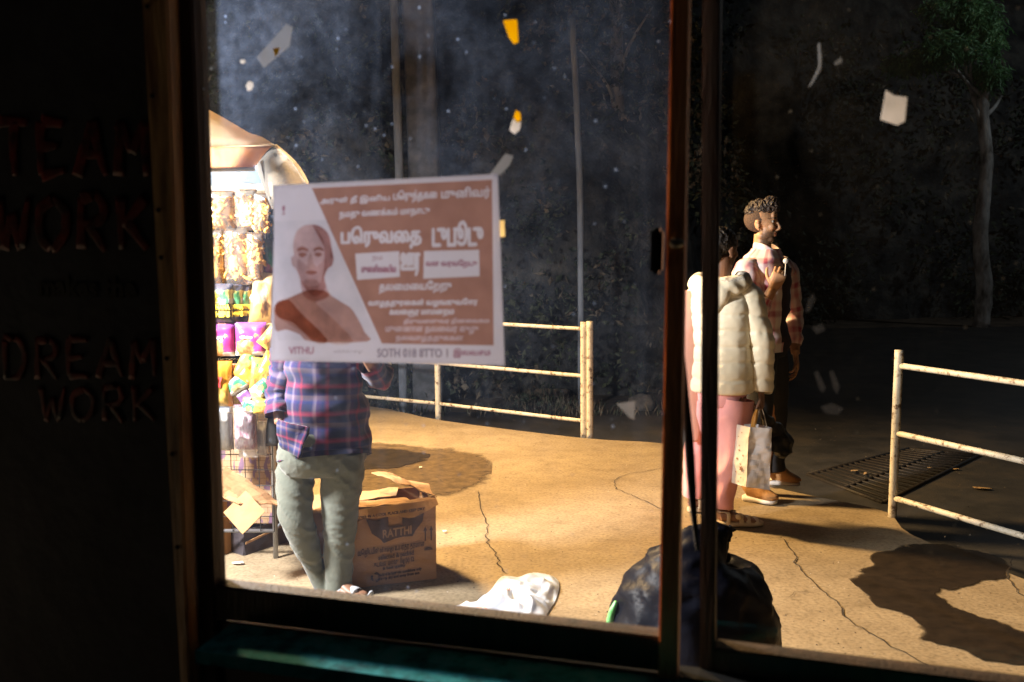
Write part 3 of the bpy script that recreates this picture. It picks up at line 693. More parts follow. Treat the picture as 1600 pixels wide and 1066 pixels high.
M_pane2 = pane_mat('smeared_glass', .004, .08, (.96, .96, .95), (.7, .62, .5), (vq[0], vq[1], .40), .040)
pane([(c1[0] - .02, .58), (2.6, .55), (2.6, ZT), (b0_[0] - .02, ZT)], .064, M_pane2)
# finger smears on the glass
def sticker(name, label, cat, pts, k, m, th=.0008, sub=0):
    bm = B(); P = [win(x, y, k) for x, y in pts]; c = wp(sum(p[0] for p in P) / len(P), sum(p[1] for p in P) / len(P), k)
    v0 = [bm.verts.new(wp(s, z, k) - c) for s, z in P]; f_ = bm.faces.new(v0)
    r_ = bmesh.ops.extrude_face_region(bm, geom=[f_]); bmesh.ops.translate(bm, vec=wn * th, verts=[v for v in r_['geom'] if isinstance(v, bmesh.types.BMVert)])
    bmesh.ops.recalc_face_normals(bm, faces=bm.faces)
    o = fin(name, bm, m, smooth=False); o.location = c; return tag(o, label, cat)
M_paper = mat('thin_white_paper', (.50, .50, .61), (.46, .46, .56), scale=9, rough=.85, trans=.62)
M_paperw = mat('torn_white_paper', (.85, .83, .82), (.7, .68, .66), scale=14, rough=.85, trans=.75)
M_yel = mat('yellow_paper', (1, .74, .04), (.9, .62, .03), scale=9, rough=.8, trans=.7)
M_tape = film('old_tape', (.9, .92, .96), milky=.32, rough=.3, gl=.3)
sticker('paper_piece', 'square white paper piece stuck high on the right pane', 'paper', [(1384, 141), (1397, 149), (1418, 152), (1414, 190), (1402, 196), (1376, 187)], .060, M_paperw)
sticker('yellow_sticker', 'yellow pointed sticker remnant high on the left pane', 'sticker', [(786, 32), (808, 30), (810, 66), (803, 69), (795, 58)], .004, M_yel)
sticker('yellow_sticker', 'small yellow and white sticker scrap on the pane above the poster', 'sticker', [(806, 172), (813, 176), (814, 188), (808, 191), (803, 184)], .004, M_yel)
sticker('paper_scrap', 'torn white scrap just under the small yellow sticker', 'paper', [(802, 185), (808, 192), (814, 190), (812, 203), (804, 210), (796, 203)], .0035, M_paperw)
tp = sticker('tape', 'slanted strip of clear tape with a yellow spot near the top left of the pane', 'tape', [(401, 90), (412, 106), (452, 72), (457, 42), (447, 38)], .004, M_tape)
sticker('yellow_sticker', 'tiny yellow spot under the slanted clear tape', 'sticker', [(426, 76), (437, 74), (434, 84), (430, 88)], .0025, M_yel)
sticker('tape', 'slanted clear tape piece sticking out above the poster corner', 'tape', [(766, 272), (790, 240), (802, 244), (796, 258), (781, 274)], .004, M_tape)
sticker('paper_scrap', 'small bright cream paper tab at the right edge of the poster', 'paper', [(777, 345), (788, 344), (789, 370), (778, 371)], .006, mat('cream_tab', (.95, .8, .5), rough=.8, trans=.9))
sticker('paper_scrap', 'white triangular paper scrap low on the pane left of the mullion', 'paper', [(963, 631), (992, 627), (991, 656), (984, 653)], .004, M_tape)
sticker('paper_scrap', 'round white glue blot near the left edge of the pane below the tape', 'paper', [(388, 127), (394, 128), (396, 134), (393, 141), (387, 142), (384, 134)], .004, M_paperw)
sticker('paper_scrap', 'tiny bright blot left of the slanted tape', 'paper', [(375, 94), (381, 93), (384, 96), (380, 100), (376, 99)], .004, M_paperw)
sticker('tape', 'thin curved strip of old tape on the upper right pane', 'tape', [(1278, 68), (1281, 66), (1284, 90), (1283, 108), (1270, 130), (1262, 138), (1270, 124), (1279, 104)], .060, M_tape)
sticker('tape', 'small torn tape corner right of the curved tape strip', 'tape', [(1303, 99), (1314, 89), (1316, 97), (1306, 102)], .060, M_tape)

M_smear = film('dried_smear', (.85, .85, .88), milky=.02, rough=.6, gl=.01)
for lb, P in (('faint dried smear on the right pane beside the lollipop', [(1262, 470), (1270, 458), (1274, 468), (1266, 486), (1258, 488)]), ('slim dried drip mark on the right pane over the road', [(1272, 582), (1278, 580), (1290, 606), (1286, 614), (1280, 608)]), ('slim dried drip mark on the right pane, right of the other one', [(1296, 580), (1302, 580), (1312, 604), (1308, 616), (1302, 608)]), ('wide faint smear low on the right pane under the two drips', [(1282, 636), (1300, 630), (1318, 638), (1310, 648), (1290, 646)]), ('faint oval smear on the right pane over the far road', [(1268, 512), (1284, 506), (1290, 516), (1276, 522)])):
    sticker('smear', lb, 'smear', P, .060, M_smear, th=.0003)
# poster: paper sheet curled at its left edge, printed matter on the room side
pq = [win(429, 563, .0), win(790, 571, .0), win(779, 272, .0), (win(426, 290, .0))]
PA = [wp(s, z, -.004) for s, z in pq]; po = PA[0].copy()
poster = thing('poster', 'white and brown notice with a bald man portrait taped to the window', 'poster', po)
px_, py_ = (PA[1] - PA[0]), (PA[3] - PA[0])
def pc(u, v, lift=0.0):                                               # point on the sheet (u right, v up)
    a_, b2, c_, d_ = PA
    p = (a_ * (1 - u) + b2 * u) * (1 - v) + (d_ * (1 - u) + c_ * u) * v
    curl = .012 * max(0, 1 - u / .10) ** 2 * (1 - v) + .0004 * math.sin(u * 9 + v * 4)
    return p - wn * (lift + curl) - po
def ink(name, c):                                                      # printing ink is a colour filter lying on the paper
    m, nt, b = newmat(name); out = nt.nodes['Material Output']; nt.nodes.remove(b); t_ = N(nt, 'ShaderNodeBsdfTransparent')
    n = N(nt, 'ShaderNodeTexNoise'); n.inputs['Scale'].default_value = 26; n.inputs['Detail'].default_value = 5; tc = N(nt, 'ShaderNodeTexCoord'); nt.links.new(tc.outputs['Object'], n.inputs[0])
    nt.links.new(ramp(nt, n.outputs[0], [(.3, tuple(x * .88 for x in c)), (.7, tuple(min(1, x * 1.08) for x in c))]), t_.inputs[0])
    nt.links.new(t_.outputs[0], out.inputs[0]); return m
M_ink = ink('brown_ink', (.60, .34, .245)); M_inkl = ink('pale_brown_ink', (.66, .42, .34)); M_inkf = ink('face_tone', (.78, .58, .54))
M_inkm = ink('maroon_ink', (.55, .28, .34)); M_halo = ink('pale_letter_ink', (.88, .72, .68)); M_inkd = ink('grey_ink', (.45, .40, .45))
bm = B(); nx, ny = 44, 30; gr = [[bm.verts.new(pc(i / nx + (.012 * (1 - abs(j / ny - .7) * 1.4) if i == 0 else 0), j / ny)) for i in range(nx + 1)] for j in range(ny + 1)]
for j in range(ny):
    for i in range(nx): bm.faces.new((gr[j][i], gr[j][i + 1], gr[j + 1][i + 1], gr[j + 1][i]))
bmesh.ops.solidify(bm, geom=bm.faces[:], thickness=.0003)
fin('sheet', bm, M_paper, poster)
def ppix(x, y):                                                        # poster pixel -> (u, v), poster space measured on the photo
    # bilinear inverse by two refinements
    u, v = (x - 427) / 355, (568 - y) / 285
    for _ in range(6):
        X = (429 + 361 * u) * (1 - v) + (426 + 353 * u) * v; Y = (563 + 8 * u) * (1 - v) + (290 - 18 * u) * v
        u += (x - X) / 357; v += (Y - y) / 284
    return u, v
def printed(name, pts, m, lift, sub=5):
    """a printed shape on the sheet, following its surface"""
    bm = B(); P = []
    for i in range(len(pts)):
        a_, b2 = pts[i], pts[(i + 1) % len(pts)]
        for k in range(sub): P.append((a_[0] + (b2[0] - a_[0]) * k / sub, a_[1] + (b2[1] - a_[1]) * k / sub))
    f_ = bm.faces.new([bm.verts.new(pc(*ppix(*p), lift)) for p in P]); bmesh.ops.triangulate(bm, faces=[f_])
    return fin(name, bm, m, poster, smooth=False)
def sm(pts, n=4):                                                      # smooth closed outline
    L = [V((x, y, 0)) for x, y in pts]; k = len(L); out = []
    for i in range(k):
        for t in range(n): q_ = cr(L[i - 1], L[i], L[(i + 1) % k], L[(i + 2) % k], t / n); out.append((q_.x, q_.y))
    return out
printed('portrait_backdrop', [(427, 345), (505, 343), (518, 343), (598, 531), (440, 531), (427, 480)], ink('backdrop_tone', (.93, .95, .98)), .0009)
printed('portrait_robe', sm([(436, 474), (452, 466), (470, 458), (486, 452), (512, 452), (524, 460), (540, 470), (556, 480), (568, 498), (578, 518), (582, 533), (492, 533), (474, 522), (452, 514), (436, 514)], 3), M_inkl, .0014, 1)
printed('portrait_shoulder', sm([(436, 474), (470, 458), (486, 452), (512, 452), (524, 460), (500, 470), (520, 490), (560, 533), (510, 533), (440, 494)], 3), ink('robe_tone', (.88, .74, .66)), .00155, 1)
printed('portrait_robe_fold', sm([(436, 474), (456, 467), (474, 486), (500, 510), (520, 533), (496, 533), (466, 505), (440, 494)], 3), M_ink, .0017, 1)
printed('portrait_head', sm([(494, 350), (508, 353), (520, 364), (525, 382), (524, 400), (529, 402), (526, 414), (520, 418), (514, 432), (518, 448), (520, 462), (500, 470), (482, 462), (476, 448), (474, 434), (468, 420), (461, 412), (460, 400), (464, 398), (463, 380), (468, 362), (480, 352)], 3), M_inkf, .0020, 1)
for pts in ([(470, 387), (478, 384), (487, 388), (487, 392), (479, 390), (471, 392)], [(496, 388), (504, 384), (512, 387), (512, 391), (504, 389), (497, 392)]):
    printed('portrait_brow', sm(pts, 3), M_inkl, .0024, 1)
for pts in ([(471, 396), (478, 393), (486, 396), (478, 401)], [(497, 396), (504, 393), (511, 396), (504, 400)]):
    printed('portrait_eye', sm(pts, 3), M_inkl, .0026, 1)
printed('portrait_cheeks', sm([(470, 404), (478, 408), (486, 414), (494, 419), (503, 414), (511, 407), (517, 402), (518, 420), (510, 434), (500, 444), (490, 446), (479, 438), (471, 422)], 3), ink('cheek_tone', (.90, .80, .78)), .0022, 1)
printed('portrait_chin', sm([(480, 438), (492, 434), (505, 438), (504, 450), (494, 455), (484, 450)], 3), ink('chin_tone', (.85, .74, .70)), .0029, 1)
printed('portrait_shade', sm([(494, 350), (508, 353), (520, 364), (525, 382), (524, 400), (529, 402), (526, 414), (520, 418), (514, 432), (516, 450), (500, 462), (484, 452), (474, 434), (486, 445), (502, 444), (511, 430), (514, 405), (512, 375), (503, 360)], 3), M_inkf, .0023, 1)
printed('portrait_nose', sm([(489, 398), (493, 394), (496, 410), (501, 416), (493, 419), (486, 416)], 3), ink('soft_tone', (.88, .78, .74)), .0025, 1)
printed('portrait_mouth', sm([(483, 424), (493, 421), (503, 424), (493, 428)], 3), M_inkl, .0027, 1)
import numpy as np
from mathutils.geometry import delaunay_2d_cdt
Vector2 = lambda p_: V((p_[0], p_[1], 0)).to_2d()
def glyph_curve(items, outline=None):
    """2D curve in photo-pixel coordinates: lettering set to given boxes; with an outline the letters become holes in it"""
    contours = []; signs = []
    def add(pts):
        contours.append(pts); signs.append(1)
    for o_ in (outline or []): add(o_)
    if outline: signs = ['P'] + ['B'] * (len(signs) - 1)
    for (st_r, x, y, w_, h_, tilt) in items:
        fc = bpy.data.curves.new('f', 'FONT'); fc.body = st_r; fc.size = 10; h_ *= 1.12;  fc.resolution_u = 3; fo = bpy.data.objects.new('f', fc); COL.objects.link(fo)
        dg = bpy.context.evaluated_depsgraph_get(); cc = fo.evaluated_get(dg).to_curve(dg, apply_modifiers=False); P = []
        for sp_ in cc.splines:
            q_ = []
            if sp_.type == 'BEZIER':
                bp = sp_.bezier_points; n_ = len(bp)
                for i in range(n_):
                    A_, B_ = bp[i], bp[(i + 1) % n_]
                    for k in range(3):
                        t_ = k / 3; u_ = 1 - t_; c = A_.co * u_ ** 3 + A_.handle_right * 3 * u_ * u_ * t_ + B_.handle_left * 3 * u_ * t_ * t_ + B_.co * t_ ** 3; q_.append((c.x, c.y))
            else: q_ = [(p_.co.x, p_.co.y) for p_ in sp_.points]
            if len(q_) > 2: P.append(q_)
        fo.to_curve_clear() if hasattr(fo, 'to_curve_clear') else None
        bpy.data.objects.remove(fo)
        if not P: continue
        xs = [a_ for q_ in P for a_, _ in q_]; ys = [b_ for q_ in P for _, b_ in q_]; sx_, sy_ = w_ / (max(xs) - min(xs)), h_ / (max(ys) - min(ys)); mx_, my_ = (max(xs) + min(xs)) / 2, (max(ys) + min(ys)) / 2
        sh = ((0, 0),) if h_ < 9 else tuple((math.cos(a_) * (1.5 if h_ > 25 else .55), math.sin(a_) * (1.3 if h_ > 25 else .45)) for a_ in (.3, 1.9, 3.5, 5.0))
        for ox, oy in sh:
            for q_ in P: add([(x + ox + (a_ - mx_) * sx_, y + oy - (b_ - my_) * sy_ + (a_ - mx_) * sx_ * tilt) for a_, b_ in q_])
    vs_, es_ = [], []
    for C_ in contours:
        n0 = len(vs_); vs_ += [Vector2(p_) for p_ in C_]; es_ += [(n0 + i, n0 + (i + 1) % len(C_)) for i in range(len(C_))]
    ov, oe, of, _, _, _ = delaunay_2d_cdt(vs_, es_, [], 0, .003)
    V2 = np.array([(p_.x, p_.y) for p_ in ov]); T3 = np.array(of); cen = V2[T3].mean(axis=1)
    def winding(C_):
        A_ = np.array(C_); B_ = np.roll(A_, -1, axis=0); out = np.zeros(len(cen), int)
        sel = np.where((cen[:, 0] > A_[:, 0].min()) & (cen[:, 0] < A_[:, 0].max()) & (cen[:, 1] > A_[:, 1].min()) & (cen[:, 1] < A_[:, 1].max()))[0]
        if len(sel) == 0: return out
        P_ = cen[sel]; y_ = P_[:, 1][:, None]; x_ = P_[:, 0][:, None]
        side = (B_[:, 0] - A_[:, 0]) * (y_ - A_[:, 1]) - (x_ - A_[:, 0]) * (B_[:, 1] - A_[:, 1])
        out[sel] = ((A_[:, 1] <= y_) & (B_[:, 1] > y_) & (side > 0)).sum(1) - ((A_[:, 1] > y_) & (B_[:, 1] <= y_) & (side < 0)).sum(1); return out
    wn_ = np.zeros(len(cen), int); inp = np.zeros(len(cen), bool)
    for C_, sg in zip(contours, signs):
        if sg == 'P': inp |= winding(C_) != 0
        elif sg == 'B': wn_ += 50 * (winding(C_) != 0)
        else: wn_ += winding(C_)
    mask = (inp & (wn_ == 0)) if outline else (wn_ != 0)
    me = bpy.data.meshes.new('t'); me.from_pydata([(p_.x, p_.y, 0) for p_ in ov], [], [tuple(f_) for f_, k_ in zip(of, mask) if k_])
    return me
def print_curve(name, items, m, lift, outline=None, sub=True):
    me = glyph_curve(items, outline)
    for v in me.vertices: v.co = pc(*ppix(v.co.x, v.co.y), lift)
    me.materials.clear(); me.materials.append(m); o = bpy.data.objects.new(name, me); link(o, poster); return o
tl_ = -.045
rowsW = [('பெருந்தகை', 656, 306, 66, 17, tl_), ('முனிவர்', 732, 302, 72, 17, tl_), ('அருள் தீ இனிய', 562, 312, 110, 11, tl_), ('நமது வணக்கம் மாநாடு', 608, 332, 140, 13, tl_),
         ('பெருவைத', 603, 370, 124, 31, -.02), ('டுபூடு', 720, 364, 74, 34, -.02), ('ஊர', 649, 412, 28, 32, 0), ('தலைமையேறறு', 656, 447, 110, 17, -.02), ('வாழததுரைகள் வழஙகுவோர', 667, 472, 166, 12, -.01),
         ('கலைஞர மாமனறம', 666, 488, 98, 10, -.01), ('திருவளளுவர நினைவகம', 703, 501, 128, 9, -.01), ('முனனாள தலைவர குழு', 681, 515, 140, 11, 0), ('நலவாழததுககள', 678, 529, 102, 9, 0)]
print_curve('printed_panel', rowsW, M_ink, .0012, [[(493, 294), (771, 281), (774, 539), (605, 536)], [(563, 395), (632, 391), (633, 431), (566, 436)], [(670, 391), (752, 389), (753, 430), (669, 434)]])
# the same rows look thick and soft: a light ink rim under each
print_curve('pale_lettering', [('நலவாழததுககள', 678, 529, 102, 9, 0), ('முனனாள தலைவர குழு', 681, 515, 140, 11, 0), ('திருவளளுவர நினைவகம', 703, 501, 128, 9, -.01)], M_halo, .0016)
print_curve('maroon_lettering', [('நம', 598, 403, 16, 8, 0), ('முனனிலையில', 600, 418, 54, 11, 0), ('வள வரவேறபு', 711, 411, 76, 12, 0), ('VITHU', 476, 547, 40, 10, 0), ('இலவசம', 742, 551, 54, 13, 0)], M_inkm, .0014)
print_curve('grey_lettering', [('வெளியீடு குழு', 552, 549, 46, 6, 0), ('SOTH 018 8TTO 1', 652, 551, 108, 12, 0)], M_inkd, .0014)
print_curve('red_mark', [('!', 447, 328, 4, 12, -.3)], M_inkm, .0014)

# thin dark cord hanging between the two sashes
bm = B(); cp_ = [(1066, 540), (1071, 620), (1077, 700), (1083, 790), (1090, 860)]
cpt = [wp(*win(x, y, .035), .035) for x, y in cp_]; o0 = cpt[0].copy()
tube(bm, [p - o0 for p in cpt], [(.003, .002), (.006, .002), (.008, .002), (.006, .002), (.003, .002)], ref=wd, seg=8, sub=4)
o = fin('strap', bm, M_black); o.location = o0; tag(o, 'black strap hanging in the gap between the two window sashes', 'strap')

# ================================================================ PEOPLE
def skin_mat(name, c):
    m, nt, b = newmat(name); n = N(nt, 'ShaderNodeTexNoise'); n.inputs['Scale'].default_value = 18; n.inputs['Detail'].default_value = 5
    tc = N(nt, 'ShaderNodeTexCoord'); nt.links.new(tc.outputs['Object'], n.inputs[0])
    base = ramp(nt, n.outputs[0], [(.3, tuple(x * .86 for x in c)), (.7, tuple(min(1, x * 1.12) for x in c))])
    at = N(nt, 'ShaderNodeAttribute'); at.attribute_name = 'tone'; mx = N(nt, 'ShaderNodeMixRGB'); mx.inputs[0].default_value = 0
    sx = N(nt, 'ShaderNodeSeparateXYZ'); nt.links.new(at.outputs['Vector'], sx.inputs[0])
    nt.links.new(sx.outputs[0], mx.inputs[0]); nt.links.new(base, mx.inputs[1]); mx.inputs[2].default_value = (.045, .028, .02, 1)
    mx2 = N(nt, 'ShaderNodeMixRGB'); nt.links.new(sx.outputs[1], mx2.inputs[0]); nt.links.new(mx.outputs[0], mx2.inputs[1]); mx2.inputs[2].default_value = (c[0] * .85, c[1] * .5, c[2] * .5, 1)
    nt.links.new(mx2.outputs[0], b.inputs['Base Color']); b.inputs['Roughness'].default_value = .5
    b.inputs['Subsurface Weight'].default_value = .08; b.inputs['Subsurface Radius'].default_value = (.01, .004, .002)
    return m
M_skin = skin_mat('skin_brown', (.50, .27, .14)); M_skin2 = skin_mat('skin_brown_deep', (.24, .12, .07))
M_hair = mat('black_hair', (.055, .030, .018), (.012, .008, .006), scale=60, rough=.5, bump=1.0, bscale=90, stretch=(1, 1, .5))
def hand(bm, wrist, dirv, nrm, size=1.0, curl=(25, 30, 20), thumb=1, spread=.10, tcurl=(15, 20)):
    """palm and five separate fingers. nrm = direction the palm faces; thumb=+1/-1 side"""
    d = V(dirv).normalized(); n_ = V(nrm); n_ = (n_ - d * n_.dot(d)).normalized(); s = n_.cross(d).normalized() * thumb; w_ = V(wrist)
    k = size
    tube(bm, [w_ - d * .03 * k, w_, w_ + d * .04 * k, w_ + d * .078 * k, w_ + d * .092 * k], [(.026 * k, .019 * k), (.027 * k, .017 * k), (.038 * k, .016 * k), (.041 * k, .014 * k), (.036 * k, .010 * k)], ref=s, seg=14, sub=3)
    L = [(.030, .040, .024, .019), (.010, .045, .028, .021), (-.010, .042, .026, .020), (-.029, .033, .020, .017)]
    for i, (off, l1, l2, l3) in enumerate(L):
        p = w_ + d * (.086 - .006 * abs(i - 1)) * k + s * off * k; dd = (d + s * off / .03 * spread).normalized(); P = [p - dd * .015 * k, p]; a = 0
        for l_, c_ in zip((l1, l2, l3), curl):
            a += R(c_ + i * 3); q_ = dd * math.cos(a) + n_ * math.sin(a); p = p + q_ * l_ * k; P.append(p)
        tube(bm, P, [.0088 * k, .0088 * k, .0083 * k, .0078 * k, .0062 * k], ref=s, seg=10, sub=3)
    p = w_ + d * .028 * k + s * .026 * k; dd = (d * .62 + s * .75 + n_ * .25).normalized(); P = [p - dd * .012 * k, p]; a = 0
    ax = (d * .8 + n_ * .7 - s * .35).normalized()
    for l_, c_ in zip((.036, .030, .026), (0,) + tuple(tcurl)):
        a += R(c_); q_ = (dd * math.cos(a) + ax * math.sin(a)).normalized(); p = p + q_ * l_ * k; P.append(p)
    tube(bm, P, [.012 * k, .0115 * k, .010 * k, .009 * k, .007 * k], ref=n_, seg=10, sub=3)
def head_mesh(bm, M, k=1.0, beard=False):
    """head in its own frame: x forward, y left, z up, origin between the ears; height about 0.23"""
    def E(c, r, rot=None): 
        vs = ell(bm, V(c) * k, V(r) * k, rot, 24, 16); bmesh.ops.transform(bm, matrix=M, verts=vs)
    E((-.012, 0, .038), (.096, .075, .080)); E((.030, 0, .020), (.062, .062, .070)); E((.040, 0, -.035), (.050, .054, .070))
    E((.062, 0, -.088), (.026, .030, .022)); E((.02, .028, -.070), (.045, .026, .030)); E((.02, -.028, -.070), (.045, .026, .030))
    E((.083, 0, .040), (.012, .046, .012)); E((.078, 0, .062), (.016, .044, .028))
    E((.074, .034, -.012), (.020, .020, .022)); E((.074, -.034, -.012), (.020, .020, .022))
    tube(bm, [V(p) * k for p in ((.084, 0, .036), (.094, 0, .018), (.106, 0, -.002), (.116, 0, -.018), (.106, 0, -.028), (.088, 0, -.030))], [(.009 * k, .009 * k), (.009 * k, .010 * k), (.011 * k, .011 * k), (.015 * k, .011 * k), (.016 * k, .008 * k), (.010 * k, .008 * k)], ref=(0, 1, 0), seg=12, sub=4)
    tube(bm, [V(p) * k for p in ((.080, .026, -.050), (.090, .012, -.046), (.095, 0, -.045), (.090, -.012, -.046), (.080, -.026, -.050))], [.004 * k, .0065 * k, .0068 * k, .0065 * k, .004 * k], ref=(0, 0, 1), seg=10, sub=4)
    tube(bm, [V(p) * k for p in ((.078, .022, -.060), (.089, .010, -.062), (.093, 0, -.063), (.089, -.010, -.062), (.078, -.022, -.060))], [.005 * k, .0075 * k, .008 * k, .0075 * k, .005 * k], ref=(0, 0, 1), seg=10, sub=4)
    for sgn in (1, -1):
        E((-.008, .075 * sgn, -.002), (.018, .007, .032), Matrix.Rotation(R(-14), 3, 'Y') @ Matrix.Rotation(R(18 * sgn), 3, 'Z'))
        E((-.004, .080 * sgn, .016), (.014, .006, .010)); E((.004, .073 * sgn, -.030), (.008, .006, .010))
def make_head(parent, M, m, k=1.0, beard=True, extra=None, voxel=.0042):
    """one continuous skin surface: head, neck, hands, forearms, legs (extra adds the rest in the person's frame)"""
    bm = B(); head_local = B(); head_mesh(head_local, Matrix.Identity(4), k)
    me = bpy.data.meshes.new('t'); head_local.to_mesh(me); head_local.free(); me.transform(M); bm.from_mesh(me); bpy.data.meshes.remove(me)
    if extra: extra(bm)
    o = fin('body', bm, m, parent); remesh(o, voxel, 3, .5)
    Mi = M.inverted(); me = o.data; at = me.attributes.new('tone', 'FLOAT_VECTOR', 'POINT'); vals = []
    for v in me.vertices:
        p = (Mi @ v.co) / k; b_ = 0.0; l_ = 0.0
        if p.length < .16:
            if beard:
                j = max(0, min(1, (-.030 - p.z) / .02)) * max(0, min(1, (p.x - .0) / .02)) * .78
                j = max(j, .8 * max(0, 1 - abs(p.z + .040) / .009) * (p.x > .078) * (abs(p.y) < .034))
                j = max(j, .7 * max(0, 1 - abs(p.z + .098) / .022) * (p.x > .04) * (abs(p.y) < .03))
                b_ = j if p.z > -.12 else 0
            by = .85 * max(0, 1 - abs(p.z - .043 + .25 * abs(abs(p.y) - .032)) / .007) * (.010 < abs(p.y) < .056) * (p.x > .05)
            b_ = max(b_, by)
            ey = .9 * max(0, 1 - math.hypot((abs(p.y) - .032) / .017, (p.z - .022) / .0075)) * (p.x > .05); b_ = max(b_, min(1, ey * 1.8))
            if p.x > .088 and -.072 < p.z < -.047 and abs(p.y) < .024: l_ = .7; b_ *= .2
            if abs(p.z + .054) < .0022 and p.x > .08 and abs(p.y) < .024: b_ = .8
        vals += [b_, l_, 0.0]
    at.data.foreach_set('vector', vals); return o
def eyes(parent, M, k):
    for sgn in (1, -1):
        bm = B(); ell(bm, (0, 0, 0), (.0105 * k,) * 3, u=14, v=10); o = fin('eye', bm, mat_eye, parent); o.matrix_local = M @ Matrix.Translation((.0755 * k, .032 * sgn * k, .021 * k))
mat_eye = mat('eye_white', (.5, .45, .4), rough=.2)
def folds(amp, fx=9, fz=26, seed=0, ridge=True):
    def f_(p, t, a):
        q_ = V((p.x * fx, p.y * fx, p.z * fz)) + V((seed, seed * 2, 0)); n_ = noise.noise(q_ * .5) + .5 * noise.noise(q_ * 1.1)
        return amp * ((1 - abs(n_) * 2.6) if ridge else n_)
    return f_
def lookM(loc, yaw, pitch=0, roll=0):
    return Matrix.Translation(loc) @ Matrix.Rotation(yaw, 4, 'Z') @ Matrix.Rotation(pitch, 4, 'Y') @ Matrix.Rotation(roll, 4, 'X')
def person(label, X, Y, ang):
    e = thing('person', label, 'person', (X, Y, 0), R(ang)); Mi = (Matrix.Translation((X, Y, 0)) @ Matrix.Rotation(R(ang), 4, 'Z')).inverted()
    def L(px, py, dy=0.0): return Mi @ atY(px, py, Y + dy)
    Ri = Mi.to_3x3(); return e, L, lambda v: Ri @ V(v)

# ---- man with the lollipop
Xc = (1197 - 800) / 1500 * 5.55 
mA, L, Dr = person('young man in a pink and white plaid shirt holding a lollipop, facing right', Xc, 5.55, -32)
hM = lookM(L(1190, 351), R(2), R(2))             # head turned a little back from the chest, towards the right of the frame
handW = L(1207, 452, -.26)
lh = L(1243, 553, .10)
elR = L(1176, 498, -.24); shR = L(1166, 428, -.15); shL = L(1226, 424, .16); elL = L(1238, 492, .20)
sh1, sh2 = L(1172, 782, -.22), L(1212, 750, .12)
def extraA(bm):
    tube(bm, [L(1190, 425), L(1189, 405), L(1191, 385), L(1192, 366)], [(.070, .062), (.052, .052), (.047, .052), (.045, .050)], seg=18)
    tube(bm, [V((0, 0, .84)), V((0, 0, 1.0)), V((-.005, 0, 1.2)), V((-.01, 0, 1.34)), V((-.01, 0, 1.40))], [(.15, .10), (.14, .095), (.165, .105), (.15, .085), (.06, .05)], seg=20)
    for s_ in (1, -1): tube(bm, [V((0, .085 * s_, .88)), V((.02, .09 * s_, .5)), V((-.01, .10 * s_, .12)), V((0, .10 * s_, .06))], [.075, .052, .036, .035], seg=12)
    tube(bm, [shR, elR, handW], [.045, .038, .027], seg=12); tube(bm, [shL, elL, lh], [.045, .038, .027], seg=12)
    hand(bm, handW, L(1220, 425, -.27) - handW, Dr((.2, .8, 0)), 1.02, curl=(42, 48, 30), thumb=-1, tcurl=(25, 25))
    hand(bm, lh, L(1246, 580, .10) - lh, Dr((-1, .2, 0)), 1.0, curl=(20, 25, 20), thumb=1)
make_head(mA, hM, M_skin, .91, True, extraA); eyes(mA, hM, .91)
# hair: short sides, tall curly top
def hair_top(parent, M, k, lumps, m, name='hair', low=True, voxel=.005, seed=1):
    rnd = random.Random(seed); bm = B()
    def E(c, r, rot=None): ell(bm, V(c) * k, V(r) * k, rot, 16, 12)
    for c, r in lumps: E(c, r)
    o = fin(name, bm, m, parent); remesh(o, .0032, 4, .5); me = o.data; ns = [v.normal.copy() for v in me.vertices]
    for v, n_ in zip(me.vertices, ns):
        q_ = v.co * 42 + V((seed, 0, 0)); w_ = noise.noise_vector(q_ * .5) * 1.2; up = max(0, min(1, (v.co.z - .03) / .05))
        v.co += n_ * (up * .007 * (1 - 2.8 * abs(noise.noise(q_ + w_))) + .0025 * (1 - 2.4 * abs(noise.noise(q_ * 2.6 + w_))))
    o.matrix_local = M; return o
hair_top(mA, hM, .91, [((-.004, 0, .102), (.090, .068, .056)), ((.052, 0, .132), (.046, .054, .042)), ((.074, 0, .104), (.028, .046, .030)), ((-.052, 0, .074), (.054, .066, .060)), ((-.074, 0, .036), (.030, .050, .044))], M_hair)
bm = B(); ell(bm, (-.020, 0, .030), (.083, .0715, .075), u=28, v=20)
for v in list(bm.verts):
    if (v.co.z < -.058 - (v.co.x + .02) * .3 + .0) or (v.co.x > .030 and v.co.z < .075) or (v.co.x > .012 and v.co.z < .0): bm.verts.remove(v)
o = fin('sideburns', bm, mat('cropped_hair', (.10, .055, .035), (.06, .035, .022), scale=120, rough=.8, bump=.6, bscale=200), mA); o.matrix_local = hM
# clothes
M_pinkplaid = plaid('pink_plaid', None, [(0, (.84, .76, .78)), (.22, (.90, .82, .82)), (.32, (.50, .08, .15)), (.45, (.46, .06, .12)), (.55, (.84, .66, .68)), (.78, (.66, .24, .32)), (.9, (.88, .80, .80))], [(0, (.86, .78, .74)), (.30, (.82, .70, .68)), (.38, (.42, .07, .11)), (.52, (.50, .10, .14)), (.60, (.86, .74, .70)), (.85, (.72, .35, .37)), (1, (.86, .78, .74))], .135, .15)
bm = B()
tube(bm, [V((0, 0, .835)), V((0, 0, .90)), V((-.002, 0, 1.02)), V((-.006, 0, 1.15)), V((-.01, 0, 1.27)), V((-.012, 0, 1.345)), V((-.012, 0, 1.395)), V((-.012, 0, 1.42))], [(.182, .128), (.186, .130), (.176, .122), (.184, .128), (.196, .132), (.180, .112), (.115, .085), (.075, .070)], seg=44, sub=9, fold=folds(.015, 8, 14, 2), cap=False, power=2.3)
